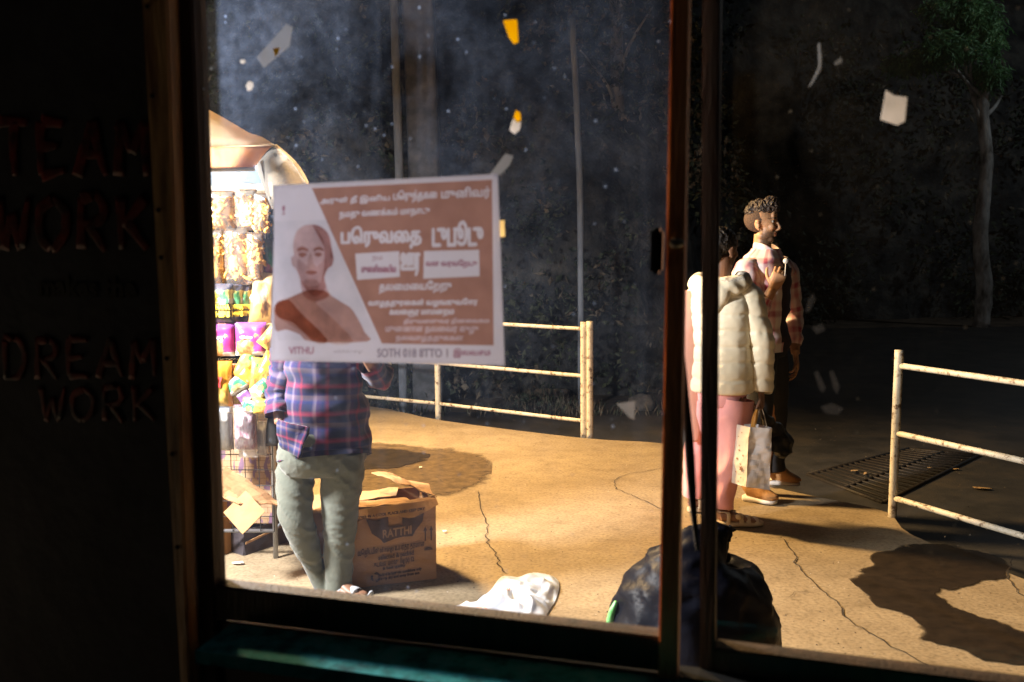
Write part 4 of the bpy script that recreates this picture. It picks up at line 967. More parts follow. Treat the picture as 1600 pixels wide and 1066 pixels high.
for a_, b2, c_, s_ in ((shR, elR, L(1197, 464, -.26), 3), (shL, elL, L(1242, 540, .12), 5)):
    top = a_ + (V((0, 0, a_.z)) - a_) * .35 + V((0, 0, .02))
    tube(bm, [top, a_, a_.lerp(b2, .5), b2, b2.lerp(c_, .5), c_], [.060, .074, .066, .058, .050, .043], seg=24, sub=7, fold=folds(.010, 14, 22, s_), cap=False, uv0=(.3, .2))
bm.faces.ensure_lookup_table()
for f_ in bm.faces[:44 * 63]:
    c_ = f_.calc_center_median()
    if R(-34 + 10 * (1.4 - c_.z)) < math.atan2(c_.y, c_.x + .012) < R(22) and c_.z < 1.36: f_.material_index = 1
o = fin('shirt', bm, [M_pinkplaid, mat('dark_shirt', (.035, .016, .022), rough=.9)], mA)
bm = B()                                            # stand collar with open front
for s_ in (1, -1): 
    pts = [V((-.075, .012 * s_, 1.425)), V((-.05, .062 * s_, 1.432)), V((.01, .082 * s_, 1.415)), V((.062, .058 * s_, 1.375)), V((.09, .03 * s_, 1.335))]
    tube(bm, pts, [(.024, .006), (.026, .006), (.027, .006), (.026, .006), (.014, .005)], ref=(0, 0, 1), seg=12, sub=5)
fin('collar', bm, M_pinkplaid, mA)
M_blackcloth = mat('black_trousers', (.018, .018, .02), (.01, .01, .012), scale=12, rough=.85)
bm = B()
tube(bm, [V((0, 0, .98)), V((0, 0, .90)), V((0, 0, .80))], [(.15, .105), (.165, .115), (.15, .115)], seg=28, sub=4)
an1, an2 = V((sh1.x, sh1.y, .09)), V((sh2.x, sh2.y, .09))
for s_, an in ((-1, an1), (1, an2)):
    hp = V((0, .085 * s_, .86)); tube(bm, [hp, hp.lerp(an, .25) + V((.01, 0, 0)), hp.lerp(an, .52) + V((.02, 0, 0)), hp.lerp(an, .8), an], [.098, .090, .068, .056, .052], seg=20, sub=7, fold=folds(.006, 10, 18, s_))
fin('trousers', bm, M_blackcloth, mA)
M_tan = mat('tan_suede', (.50, .27, .10), (.38, .19, .07), scale=14, rough=.85, bump=.3, bscale=80)
M_sole = mat('white_sole', (.80, .77, .72), (.6, .56, .5), scale=10, rough=.6)
M_lace = mat('dark_lace', (.05, .03, .02), rough=.9)
def shoe(parent, heel, toe, k=1.0):
    d = (toe - heel); Ln = d.length; d.normalize(); s = V((-d.y, d.x, 0)); Mx = Matrix(((d.x, s.x, 0, heel.x), (d.y, s.y, 0, heel.y), (0, 0, 1, 0), (0, 0, 0, 1)))
    bm = B(); tube(bm, [V((t_ * Ln, 0, z + .030)) for t_, z in ((-.02, .03), (.06, .040), (.22, .042), (.42, .036), (.62, .022), (.82, .012), (.97, .006), (1.0, .0))], [(.012, .02), (.034, .045), (.038, .052), (.040, .048), (.046, .034), (.046, .026), (.030, .018), (.008, .01)], ref=(0, 1, 0), seg=20, sub=5, power=2.4)
    for v in bm.verts: v.co.z = max(v.co.z, .018)
    bmesh.ops.transform(bm, matrix=Mx, verts=bm.verts); up = fin('shoe', bm, M_tan, parent)
    bm = B(); tube(bm, [V((t_ * Ln, 0, .016)) for t_ in (-.04, .02, .2, .45, .68, .9, 1.0, 1.02)], [(.02, .014), (.036, .017), (.041, .018), (.042, .015), (.050, .014), (.042, .013), (.022, .011), (.006, .006)], ref=(0, 1, 0), seg=20, sub=4, power=3.2)
    bmesh.ops.transform(bm, matrix=Mx, verts=bm.verts); fin('sole', bm, M_sole, up)
    bm = B()
    for i in range(4): tube(bm, [V(((.36 + .085 * i) * Ln, y_, .078 - .012 * i + (.006 if abs(y_) < .01 else -.012))) for y_ in (-.03, -.012, .0, .012, .03)], [.003] * 5, ref=(0, 0, 1), seg=6, sub=2)
    bmesh.ops.transform(bm, matrix=Mx, verts=bm.verts); fin('lace', bm, M_lace, up)
Ainv = (Matrix.Translation((Xc, 5.55, 0)) @ Matrix.Rotation(R(-32), 4, 'Z')).inverted()
for (hx, hy, tx, ty) in ((1163, 781, 1213, 789), (1200, 756, 1249, 760)):
    a_, b2 = Ainv @ gnd(hx, hy), Ainv @ gnd(tx, ty); a_.z = b2.z = 0; shoe(mA, a_, b2)
# lollipop (held: a thing of its own)
lp = L(1228, 408, -.27); Aw = (Matrix.Translation((Xc, 5.55, 0)) @ Matrix.Rotation(R(-32), 4, 'Z'))
lw = Aw @ lp; lo = Aw @ L(1226, 436, -.28)
e = thing('lollipop', 'small white round lollipop held up in the plaid-shirted young man\'s hand', 'lollipop', lo)
bm = B(); rod(bm, V((0, 0, 0)), lw - lo, .0022, seg=8); fin('stick', bm, M_sole, e)
bm = B(); ell(bm, lw - lo, (.0155, .0155, .0155)); fin('candy', bm, mat('white_candy', (.9, .86, .8), rough=.25), e)

# ---- woman in the cream quilted coat
Yw = 4.92; Xw = (1128 - 800) / 1500 * Yw
mW, L, Dr = person('woman in a cream quilted hooded coat and pink trousers standing beside the young man', Xw, Yw, 52)
Wm = (Matrix.Translation((Xw, Yw, 0)) @ Matrix.Rotation(R(52), 4, 'Z')); Wi = Wm.inverted()
hW = lookM(L(1128, 392, .02), R(-14), R(6))
wrR = L(1189, 612, -.06); shRw = L(1166, 462, -.06); elRw = L(1190, 535, -.09); shLw = L(1092, 466, .06); elLw = L(1080, 540, .05); wrL = L(1086, 600, .22)
footR0, footR1 = Wi @ gnd(1122, 822), Wi @ gnd(1180, 821); footL0, footL1 = Wi @ gnd(1078, 800), Wi @ gnd(1120, 798)
def extraW(bm):
    tube(bm, [L(1126, 455), L(1126, 435), L(1128, 415), L(1128, 400)], [(.06, .055), (.048, .048), (.046, .048), (.045, .045)], seg=16)
    tube(bm, [V((0, 0, .66)), V((0, 0, .85)), V((0, 0, 1.0)), V((0, 0, 1.17)), V((0, 0, 1.23))], [(.14, .10), (.11, .09), (.13, .095), (.13, .08), (.05, .05)], seg=18)
    for a_, b2 in ((footR0, V((0, -.075, .68))), (footL0, V((0, .075, .68)))):
        an = V((a_.x + .035, a_.y, .07)); tube(bm, [b2, b2.lerp(an, .5), an, V((a_.x + .03, a_.y, .045))], [.07, .045, .030, .030], seg=12)
    for a_, b2 in ((footR0, footR1), (footL0, footL1)):
        d = (b2 - a_).normalized(); A = V((a_.x, a_.y, 0)); tube(bm, [A + d * .01 + V((0, 0, .045)), A + d * .06 + V((0, 0, .05)), A + d * .13 + V((0, 0, .036)), A + d * .19 + V((0, 0, .028)), A + d * .215 + V((0, 0, .025))], [(.022, .022), (.030, .028), (.038, .020), (.038, .013), (.02, .008)], ref=V((-d.y, d.x, 0)), seg=14)
    tube(bm, [shRw, elRw, wrR], [.04, .034, .023], seg=12); tube(bm, [shLw, elLw, wrL], [.04, .034, .023], seg=12)
    hand(bm, wrR, V((0, 0, -1)) + Dr((.1, 0, 0)), Dr((-1, .3, 0)), .92, curl=(55, 60, 40), thumb=1, tcurl=(30, 30)); hand(bm, wrL, V((0, 0, -1)), Dr((1, .1, 0)), .92, curl=(20, 25, 20), thumb=1)
make_head(mW, hW, M_skin2, .90, False, extraW)
hair_top(mW, hW, .90, [((-.018, 0, .045), (.098, .082, .085)), ((-.070, 0, -.015), (.045, .055, .07)), ((-.095, 0, -.055), (.035, .035, .035))], mat('woman_hair', (.022, .016, .013), (.01, .008, .007), scale=50, rough=.45, bump=.8, bscale=80), seed=4)
M_coat = mat('cream_nylon', (.82, .74, .56), (.74, .66, .48), scale=5, rough=.55, bump=.35, bscale=28, sheen=.2, bdist=.006)
M_lining = mat('speckled_lining', (.80, .74, .62), (.50, .42, .32), scale=75, rough=.9, lo=.42, hi=.52)
def quilt(amp, step, off, wr=.004, seed=0, tilt=0.0):
    def f_(p, t, a):
        zz = (p.z + tilt * p.x - off) / step + .10 * noise.noise(p * 3.5); fr_ = zz - math.floor(zz)
        sd = min(fr_, 1 - fr_) * step; e_ = math.exp(-(sd / .010) ** 2); puff = .6 + .9 * math.sin(math.pi * fr_) * .5 - e_ * .9
        n1 = noise.noise(V((p.x * 16 + seed, p.y * 16, p.z * 30))); n2 = noise.noise(V((p.x * 30 + seed, p.y * 30, p.z * 12)))
        return amp * (puff - .6) + wr * (1 - abs(n1) * 2.5) * (.5 + e_) + wr * .9 * n2
    return f_
bm = B()
tube(bm, [V((0, 0, .69)), V((0, 0, .71)), V((0, 0, .79)), V((0, 0, .90)), V((-.002, 0, 1.02)), V((-.006, 0, 1.12)), V((-.010, 0, 1.19)), V((-.012, 0, 1.235)), V((-.01, 0, 1.26))], [(.160, .122), (.176, .134), (.178, .136), (.168, .130), (.165, .132), (.166, .130), (.150, .112), (.105, .09), (.07, .07)], seg=90, sub=16, fold=quilt(.0065, .082, .03, wr=.0032), power=2.3)
fin('coat', bm, M_coat, mW)
bm = B(); cf = L(1191, 605, -.07)
tube(bm, [shRw + Dr((-.10, .01, .0)) + V((0, 0, .015)), shRw, shRw.lerp(elRw, .5), elRw, elRw.lerp(cf, .5), cf, cf - V((0, 0, .02))], [.055, .073, .069, .063, .059, .055, .045], seg=60, sub=16, fold=quilt(.0062, .080, .05, wr=.0032, seed=4, tilt=.2), cap=True)
fin('sleeve', bm, M_coat, mW)
bm = B(); cl_ = L(1084, 598, .14)
tube(bm, [shLw + Dr((.10, .0, .0)) + V((0, 0, .015)), shLw, shLw.lerp(elLw, .5), elLw, elLw.lerp(cl_, .6), cl_], [.055, .072, .068, .062, .058, .05], seg=50, sub=14, fold=quilt(.0055, .095, .07, wr=.0035, seed=8), cap=True)
fin('sleeve', bm, M_coat, mW)
# hood: thick fold lying round the neck and down the back
bm = B(); hp = []
for i in range(13):
    a = R(-150 + i * 25); x = -.05 - .105 * math.cos(a); y = .125 * math.sin(a); back = .5 + .5 * math.cos(a)
    hp.append(V((x + .03, y, 1.262 + .02 * (1 - back) - .03 * back)))
tube(bm, hp, [(.030 + .022 * (.5 + .5 * math.cos(R(-150 + i * 25))), .030 + .014 * (.5 + .5 * math.cos(R(-150 + i * 25)))) for i in range(13)], ref=(0, 0, 1), seg=26, sub=7, fold=folds(.007, 20, 20, 6))
ell(bm, (-.125, 0, 1.205), (.060, .105, .085)); ell(bm, (-.135, 0, 1.15), (.035, .07, .06))
o = fin('hood', bm, M_coat, mW); remesh(o, .007, 3, .5)
o.data.materials.append(M_lining)
for f_ in o.data.polygons:
    if f_.normal.z > .35 and f_.center.z > 1.262 + .012 * noise.noise(f_.center * 20): f_.material_index = 1
M_pink = mat('pink_cotton', (.86, .42, .42), (.76, .34, .34), scale=7, rough=.9, sheen=.2)
bm = B(); tube(bm, [V((0, 0, .82)), V((0, 0, .72)), V((0, 0, .62))], [(.13, .09), (.148, .11), (.13, .10)], seg=28, sub=4)
for foot, hy, sd in ((footR0, -.085, 1), (footL0, .085, 7)):
    an = V((foot.x + .03, foot.y, .095)); h_ = V((0, hy, .66)); tube(bm, [h_, h_.lerp(an, .2), h_.lerp(an, .45), h_.lerp(an, .75), an], [.088, .084, .070, .060, .053], seg=36, sub=10, fold=folds(.012, 14, 8, sd), cap=False)
fin('trousers', bm, M_pink, mW)
bm = B(); sc_ = [L(1076, 455, .02), L(1072, 520, -.02), L(1074, 580, -.02), L(1080, 640, 0), L(1085, 690, .02)]
tube(bm, sc_, [(.035, .012), (.055, .014), (.06, .014), (.055, .012), (.02, .008)], ref=Dr((1, 0, 0)), seg=18, sub=8, fold=folds(.005, 22, 8, 3)); fin('scarf', bm, mat('peach_scarf', (.80, .44, .34), (.7, .36, .28), scale=5, rough=.85), mW)
M_sandal = mat('beige_strap', (.62, .50, .34), (.5, .39, .26), scale=9, rough=.7)
for a_, b2 in ((footR0, footR1), (footL0, footL1)):
    d = (b2 - a_).normalized(); A = V((a_.x, a_.y, 0)); s = V((-d.y, d.x, 0)); bm = B(); l0 = .225
    tube(bm, [A + d * (l0 * t_) + V((0, 0, .014)) for t_ in (-.06, .0, .2, .5, .8, 1.0, 1.05)], [(.012, .012), (.030, .014), (.036, .014), (.038, .013), (.045, .013), (.03, .012), (.01, .008)], ref=s, seg=20, sub=4, power=3)
    so = fin('sandal', bm, M_sandal, mW); bm = B()
    def strap(pts, w_=.011): tube(bm, pts, [(w_, .003)] * len(pts), ref=d, seg=10, sub=5)
    for t_, h_, r_ in ((.50, .062, .041), (.66, .052, .043), (.86, .042, .040)):
        strap([A + d * l0 * t_ + s * r_ * k_ + V((0, 0, .018 + (h_ - .018) * math.sqrt(max(0, 1 - k_ * k_)))) for k_ in (-1, -.7, 0, .7, 1)], .013)
    strap([A + d * l0 * .28 + s * .038 * k_ * (1 if abs(k_) < 1 else .95) + V((0, 0, .075 if abs(k_) < 1 else .02)) - d * (.06 if abs(k_) < .6 else .02) for k_ in (-1, -.8, 0, .8, 1)], .010)
    c_ = A + d * l0 * .42 - s * .040 + V((0, 0, .060)); tube(bm, [c_, c_ - s * .008], [.017, .015], ref=d, seg=16, sub=1)
    fin('strap', bm, M_sandal, so)

# white paper bag and black plastic bag in her hand
M_pbag = mat('white_paper_bag', (.90, .89, .93), (.82, .81, .85), scale=3, rough=.7, bump=.3, bscale=9, bdist=.02)
Yb = 4.70; bq = [atY(1172, 668, Yb), atY(1205, 668, Yb), atY(1202, 765, Yb), atY(1166, 761, Yb)]
bo = (bq[0] + bq[1]) / 2; bo.z = bq[2].z
pb = thing('paper_bag', 'white paper shopping bag with star decorated side, hanging from the coat woman\'s hand', 'paper bag', bo)
tl, tr_, br_, bl = [p - bo for p in bq]; dep = V((-.052, .09, .0))
bm = B(); panel(bm, [bl, br_, tr_, tl], .002, 12, 24, .030, 3); panel(bm, [bl + dep, br_ + dep, tr_ + dep, tl + dep], .002, 6, 10, .006, 5)
panel(bm, [br_, br_ + dep, tr_ + dep, tr_], .002, 3, 8, .004); panel(bm, [bl, br_, br_ + dep, bl + dep], .002, 2, 2)
fin('bag_body', bm, M_pbag, pb, smooth=False)
bm = B(); panel(bm, [bl + dep, bl, tl, tl + dep], .002, 5, 12, .008, 9); gs = fin('gusset', bm, mat('gusset_print', (.76, .70, .62), (.68, .60, .52), scale=5, rough=.75), pb, smooth=False)
nrm_g = (-dep).cross(V((0, 0, 1))).normalized(); nrm_g = nrm_g if nrm_g.y < 0 else -nrm_g
M_star = mat('brown_print', (.32, .16, .10), rough=.8)
bm = B()
def star(c, r, xd, yd, n_=6):
    P = [c + (xd * math.cos(a) + yd * math.sin(a)) * (r if i % 2 == 0 else r * .5) for i, a in enumerate(math.pi * k_ / n_ for k_ in range(2 * n_))]; bm.faces.new([bm.verts.new(p) for p in P])
xdg = (-dep).normalized()
for i in range(12):
    t_ = .06 + i * .075; c = (bl + dep * .5).lerp(tl + dep * .5, t_) + nrm_g * .006 + xdg * (.022 * math.sin(i * 2.3)); star(c, .016 if i == 3 else random.uniform(.004, .009), xdg, V((0, 0, 1)), 5 if i == 3 else 4)
fin('star_print', bm, M_star, gs, smooth=False)
hb = Wm @ L(1189, 634, -.06) - bo
bm = B(); 
for a_, b2 in ((.25, 0), (.8, 0)):
    p = tl.lerp(tr_, a_); tube(bm, [p, p.lerp(hb, .5) + V((0, 0, .01)), hb], [.003] * 3, seg=6, sub=4)
    p = p + dep; tube(bm, [p, p.lerp(hb, .5), hb], [.003] * 3, seg=6, sub=4)
fin('handle', bm, M_sandal, pb)
bm = B(); c0 = atY(1179, 655, Yb + .04) - bo; tube(bm, [c0 + V((-.012, 0, -.09)), c0, c0 + V((.012, 0, .05))], [(.022, .012), (.022, .012), (.008, .006)], seg=14, sub=5)
o = fin('food_packet', bm, mat('yellow_packet', (.85, .45, .08), (.6, .28, .05), scale=14, rough=.4)); o.location = bo; tag(o, 'yellow food packet poking out of the white paper bag', 'packet')
M_plast = mat('black_plastic', (.008, .008, .010), (.004, .004, .006), scale=6, rough=.35, spec=.25)
bo2 = atY(1216, 690, 4.96); hb2 = Wm @ L(1189, 634, -.06) - bo2
e = thing('plastic_bag', 'small black plastic carrier bag hanging beside the white paper bag', 'plastic bag', bo2)
def crinkle(c, amp, f_):
    def g_(p, t, a): q_ = (p + c) * f_; return amp * (1 - 2.4 * abs(noise.noise(q_ + .5 * noise.noise_vector(q_)))) + amp * .4 * noise.noise(q_ * 2.3)
    return g_
bm = B(); tube(bm, [hb2, hb2 * .62 + V((0, 0, .0)), V((-.025, 0, .055)), V((.0, 0, 0)), V((.008, 0, -.05)), V((-.006, 0, -.078))], [(.008, .008), (.022, .016), (.050, .035), (.072, .05), (.060, .045), (.012, .012)], ref=(1, 0, 0), seg=36, sub=9, fold=crinkle(V((1, 2, 3)), .010, 14))
fin('bag_body', bm, M_plast, e)
bm = B()
for k_ in (-.012, .016): tube(bm, [V((-.05 + k_, 0, .06)), V((-.08 + k_ * .5, 0, .10)), hb2 + V((k_ * .3, 0, .012))], [(.010, .002), (.007, .002), (.004, .002)], ref=(1, 0, 0), seg=8, sub=5)
fin('handle', bm, M_plast, e)

# ---- boyish figure in navy plaid shirt, head behind the poster
Yp = 3.87; Xp = (507 - 800) / 1500 * Yp
mP, L, Dr = person('person in a navy and pink plaid shirt and grey trousers, face hidden behind the poster', Xp, Yp, -62)
Pm = (Matrix.Translation((Xp, Yp, 0)) @ Matrix.Rotation(R(-62), 4, 'Z')); Pi = Pm.inverted()
hP = lookM(L(512, 478), R(-10), R(22)); k_ = .86
aS, aE, aW = L(452, 548, -.02), L(438, 612, -.02), L(438, 662, -.08)
bS, bE, bW = L(566, 546, .03), L(594, 588, .0), L(560, 540, -.22)
fa0, fa1 = Pi @ gnd(500, 922), Pi @ gnd(545, 936); fb0, fb1 = Pi @ gnd(519, 927), Pi @ gnd(570, 940)
def extraP(bm):
    tube(bm, [L(511, 545), L(511, 525), L(511, 505), L(511, 490)], [(.05, .048), (.042, .042), (.040, .042), (.04, .04)], seg=16)
    tube(bm, [L(505, 730), L(503, 690), L(505, 620), L(509, 560), L(510, 530)], [(.13, .09), (.12, .085), (.12, .085), (.12, .07), (.05, .04)], seg=18)
    tube(bm, [aS, aE, aW], [.036, .032, .024], seg=12); tube(bm, [bS, bE, bW], [.036, .032, .022], seg=12)
    hand(bm, aW, L(452, 700, -.10) - aW, Dr((1, .2, 0)), .82, curl=(15, 15, 15), thumb=1); hand(bm, bW, V((0, 0, 1)) + Dr((-.4, 0, 0)), Dr((-.3, .6, 0)), .82, curl=(35, 40, 30), thumb=-1)
    for P in ([L(463, 760), L(466, 820, -.03), L(490, 885, .02), L(505, 918, .03)], [L(536, 760), L(531, 835), L(530, 880), L(530, 920)]): tube(bm, P, [.05, .042, .026, .024], seg=12)
    for a_, b2 in ((fa0, fa1), (fb0, fb1)):
        d = (b2 - a_).normalized(); A = V((a_.x, a_.y, 0)); tube(bm, [A + V((0, 0, .04)), A + d * .05 + V((0, 0, .045)), A + d * .11 + V((0, 0, .032)), A + d * .165 + V((0, 0, .024)), A + d * .18 + V((0, 0, .022))], [(.02, .02), (.026, .026), (.032, .018), (.032, .012), (.014, .008)], ref=V((-d.y, d.x, 0)), seg=14)
make_head(mP, hP, M_skin2, k_, False, extraP); hair_top(mP, hP, k_, [((-.018, 0, .055), (.096, .078, .078)), ((.045, 0, .100), (.04, .05, .03))], M_hair, seed=9)
M_navy = plaid('navy_plaid', None, [(0, (.008, .009, .030)), (.18, (.007, .011, .050)), (.26, (.13, .095, .14)), (.32, (.17, .13, .165)), (.38, (.05, .02, .08)), (.6, (.015, .02, .07)), (.72, (.20, .02, .04)), (.78, (.02, .015, .05)), (1, (.008, .009, .030))], [(0, (.008, .009, .030)), (.2, (.007, .014, .06)), (.30, (.015, .03, .14)), (.40, (.12, .09, .13)), (.5, (.16, .12, .155)), (.56, (.02, .03, .12)), (.75, (.02, .015, .04)), (.85, (.3, .02, .05)), (1, (.008, .009, .030))], .105, .11)
bm = B(); wf = folds(.017, 8, 13, 11)
tube(bm, [L(509, 716, -.01), L(508, 700), L(508, 660), L(508, 610), L(509, 570), L(510, 545), L(511, 528)], [(.182, .125), (.180, .122), (.172, .118), (.165, .115), (.168, .115), (.13, .09), (.06, .055)], seg=60, sub=12, fold=wf, cap=False, power=2.3)
# tucked-out shirt tail at the front left
panel(bm, [L(436, 655, -.13), L(478, 668, -.17), L(470, 716, -.19), L(440, 700, -.15)][::-1], .008, 8, 8, .03, 4, uvm=.2)
tube(bm, [aS + Dr((.06, 0, 0)) + V((0, 0, .01)), aS, aS.lerp(aE, .5), aE, aE.lerp(aW, .55), aE.lerp(aW, .75)], [.05, .062, .058, .052, .052, .056], seg=28, sub=9, fold=folds(.012, 18, 46, 2), cap=False)
tube(bm, [bS + Dr((-.06, 0, 0)) + V((0, 0, .01)), bS, bS.lerp(bE, .5), bE, bE.lerp(bW, .5)], [.05, .060, .056, .054, .048], seg=28, sub=9, fold=folds(.011, 16, 30, 5), cap=False, uv0=(.2, .1))
o = fin('shirt', bm, M_navy, mP)
M_pant = mat('grey_green_cotton', (.115, .125, .10), (.08, .088, .07), scale=5, rough=.9, sheen=.2, bump=.2, bscale=60)
def bagfold(sd):
    def f_(p, t, a):
        q_ = V((p.x * 9 + sd, p.y * 9, p.z * 13)); q2 = V((p.x * 5 + sd, p.y * 5, p.z * 26 + p.x * 14))
        cr_ = V((p.x * 4.5 + sd, p.y * 4.5, p.z * 12 + (p.x + p.y) * 9))
        return .007 * max(0, 1 - 5.5 * abs(noise.noise(cr_))) - .003 + (.001 + .007 * abs(noise.noise(p * 5 + V((sd, 3, 1))))) * (1 - 2.4 * abs(noise.noise(q2)))
    return f_
bm = B()
tube(bm, [L(505, 668), L(504, 690), L(503, 715), L(503, 738)], [(.150, .11), (.175, .12), (.185, .125), (.15, .105)], seg=40, sub=8, fold=bagfold(1))
tube(bm, [L(470, 705, .0), L(461, 740, -.01), L(461, 785, -.03), L(466, 818, -.04), L(478, 850, -.02), L(491, 885, .02), L(503, 915, .03), L(507, 930, .03)], [.074, .078, .073, .066, .055, .042, .037, .039], seg=44, sub=11, fold=bagfold(3))
tube(bm, [L(536, 705), L(535, 740), L(532, 790), L(530, 840), L(530, 880), L(529, 915), L(529, 934)], [.084, .088, .076, .065, .057, .054, .060], seg=44, sub=11, fold=bagfold(6))
o = fin('trousers', bm, M_pant, mP); remesh(o, .005, 1, .5)
M_slip = mat('grey_rubber', (.35, .36, .38), (.25, .26, .28), scale=9, rough=.6)
for a_, b2 in ((fa0, fa1), (fb0, fb1)):
    d = (b2 - a_).normalized(); A = V((a_.x, a_.y, 0)); s = V((-d.y, d.x, 0)); l0 = .20; bm = B()
    tube(bm, [A + d * (l0 * t_) + V((0, 0, z)) for t_, z in ((-.06, .012), (.0, .012), (.3, .012), (.6, .012), (.9, .014), (1.02, .03), (1.06, .05))], [(.01, .008), (.028, .010), (.034, .010), (.038, .010), (.036, .009), (.022, .007), (.01, .005)], ref=s, seg=18, sub=5, power=2.8)
    tube(bm, [A + d * l0 * .62 + s * .036 * q_ + V((0, 0, .016 + .034 * (1 - q_ * q_))) for q_ in (-1, -.6, 0, .6, 1)], [(.022, .004)] * 5, ref=d, seg=12, sub=5)
    fin('slipper', bm, M_slip, mP)

# ================================================================ SNACK STALL
Ys = 4.30
so = atY(378, 700, Ys); so.z = 0
st_ = thing('snack_stall', 'wire rack snack stall under an orange and clear plastic canopy', 'stall', so)
def sl(px, py, Y=Ys): return atY(px, py, Y) - so
M_wire = mat('dark_wire', (.05, .045, .04), (.02, .02, .02), scale=20, rough=.5, metal=.5)
M_steel = mat('grey_steel', (.45, .46, .48), (.3, .31, .33), scale=9, rough=.4, metal=.7)
xr = sl(424, 700).x; xl = xr - 1.15; zb_, zt_ = .13, 1.66; yb = .0
bm = B()
for x in (xl, xr):
    for y in (.03, .62): rod(bm, V((x, y, .0)), V((x, y, zt_ + .02)), .012, seg=8)
for z in (zb_, zt_): rod(bm, V((xl, .03, z)), V((xr, .03, z)), .009, seg=8); rod(bm, V((xl, .62, z)), V((xr, .62, z)), .009, seg=8); rod(bm, V((xr, .03, z)), V((xr, .62, z)), .009, seg=8)
fin('rack_frame', bm, M_steel, st_)
bm = B(); n_ = 18
for i in range(n_ + 1): x = xl + (xr - xl) * i / n_; rod(bm, V((x, .018, zb_)), V((x, .018, zt_)), .0022, seg=5, cap=False)
for i in range(22): z = zb_ + (zt_ - zb_) * i / 21; rod(bm, V((xl, .014, z)), V((xr, .014, z)), .0022, seg=5, cap=False)
fin('wire_mesh', bm, M_wire, st_)
bm = B()
for i in range(9): y = .03 + .59 * i / 8; rod(bm, V((xr + .006, y, zb_)), V((xr + .006, y, zt_)), .0022, seg=5, cap=False)
for i in range(22): z = zb_ + (zt_ - zb_) * i / 21; rod(bm, V((xr + .010, .03, z)), V((xr + .010, .62, z)), .0022, seg=5, cap=False)
fin('wire_mesh', bm, M_wire, st_)
# printed cartons stacked inside the rack behind the wire
def carton_mat():
    m, nt, b = newmat('printed_carton'); tc = N(nt, 'ShaderNodeTexCoord')
    br = N(nt, 'ShaderNodeTexBrick'); br.inputs['Scale'].default_value = 9; br.inputs['Mortar Size'].default_value = .012; br.inputs['Color1'].default_value = (.33, .20, .11, 1); br.inputs['Color2'].default_value = (.42, .29, .17, 1); br.inputs['Mortar'].default_value = (.2, .11, .05, 1)
    mp = N(nt, 'ShaderNodeMapping'); mp.inputs['Rotation'].default_value = (R(90), 0, 0); nt.links.new(tc.outputs['Object'], mp.inputs[0]); nt.links.new(mp.outputs[0], br.inputs[0])
    n = N(nt, 'ShaderNodeTexNoise'); n.inputs['Scale'].default_value = 34; mp2 = N(nt, 'ShaderNodeMapping'); mp2.inputs['Scale'].default_value = (1, 1, .35); nt.links.new(tc.outputs['Object'], mp2.inputs[0]); nt.links.new(mp2.outputs[0], n.inputs[0])
    f_ = ramp(nt, n.outputs[0], [(.56, (0,) * 3), (.60, (1,) * 3)], 'LINEAR'); mx = N(nt, 'ShaderNodeMixRGB'); nt.links.new(f_, mx.inputs[0]); nt.links.new(br.outputs[0], mx.inputs[1]); mx.inputs[2].default_value = (.16, .09, .14, 1)
    nt.links.new(mx.outputs[0], b.inputs['Base Color']); b.inputs['Roughness'].default_value = .85; return m
M_cart = carton_mat()
bm = B(); box(bm, ((xl + xr) / 2, .34, .49), (xr - xl - .05, .48, .70), bev=.006); fin('stacked_cartons', bm, M_cart, st_, smooth=False)
# canopy: tarp roof, hanging band, clear plastic corner and steel rim
M_canv = mat('canopy_cream', (.95, .86, .68), (.92, .78, .56), scale=4, rough=.8, trans=.75, bump=.2)
M_band = mat('canopy_orange', (.88, .50, .25), (.80, .42, .18), scale=4, rough=.8, trans=.4, bump=.3)
M_clear = film('clear_plastic', (1, .93, .82), milky=.28, rough=.2, gl=.4)
M_blue = mat('blue_grey_sheet', (.035, .065, .09), (.02, .04, .06), scale=5, rough=.4)
Yf = 3.55
apex = sl(150, 60, Ys + .3); e1 = sl(430, 227, Yf); rimL = sl(120, 235, Yf); b1 = sl(399, 263, Yf + .02); b0x = sl(120, 267, Yf + .02); back = sl(400, 240, Ys + .45); backL = sl(60, 240, Ys + .45)
def sheet(name, tris, m, th=.002):
    bm = B()
    for t_ in tris: bm.faces.new([bm.verts.new(p) for p in t_])
    bmesh.ops.remove_doubles(bm, verts=bm.verts, dist=.001); bmesh.ops.subdivide_edges(bm, edges=bm.edges[:], cuts=5, use_grid_fill=True)
    for v in bm.verts: v.co += V((0, 0, .012 * fbm(v.co * 6, 3)))
    bmesh.ops.recalc_face_normals(bm, faces=bm.faces); bmesh.ops.solidify(bm, geom=bm.faces[:], thickness=th); return fin(name, bm, m, st_)
pk_ = sl(308, 165, Yf + .1); pkL = sl(120, 62, Yf + .1)
sheet('canopy_roof', [(rimL, e1, pk_, pkL), (e1, back, pk_), (pk_, back, backL, pkL)], M_canv)
sheet('canopy_band', [(rimL + V((0, -.012, 0)), sl(425, 229, Yf - .012), b1, b0x)], M_band)
bm = B(); tube(bm, [b0x + V((0, -.01, -.004)), b1 + V((0, -.01, -.004))], [.008, .008], seg=10, sub=2); fin('canopy_rim', bm, M_sole, st_)
sheet('clear_flap', [(e1 + V((.003, -.004, 0)), sl(462, 257, Yf + .04), sl(482, 292, Yf + .08), sl(488, 330, Yf + .12), sl(425, 330, Yf + .02), sl(399, 262, Yf))], M_clear, .001)
bm = B(); tube(bm, [e1, sl(462, 256, Yf + .04), sl(482, 291, Yf + .08), sl(489, 332, Yf + .12)], [.006] * 4, seg=8, sub=6); fin('flap_seam', bm, M_canv, st_)
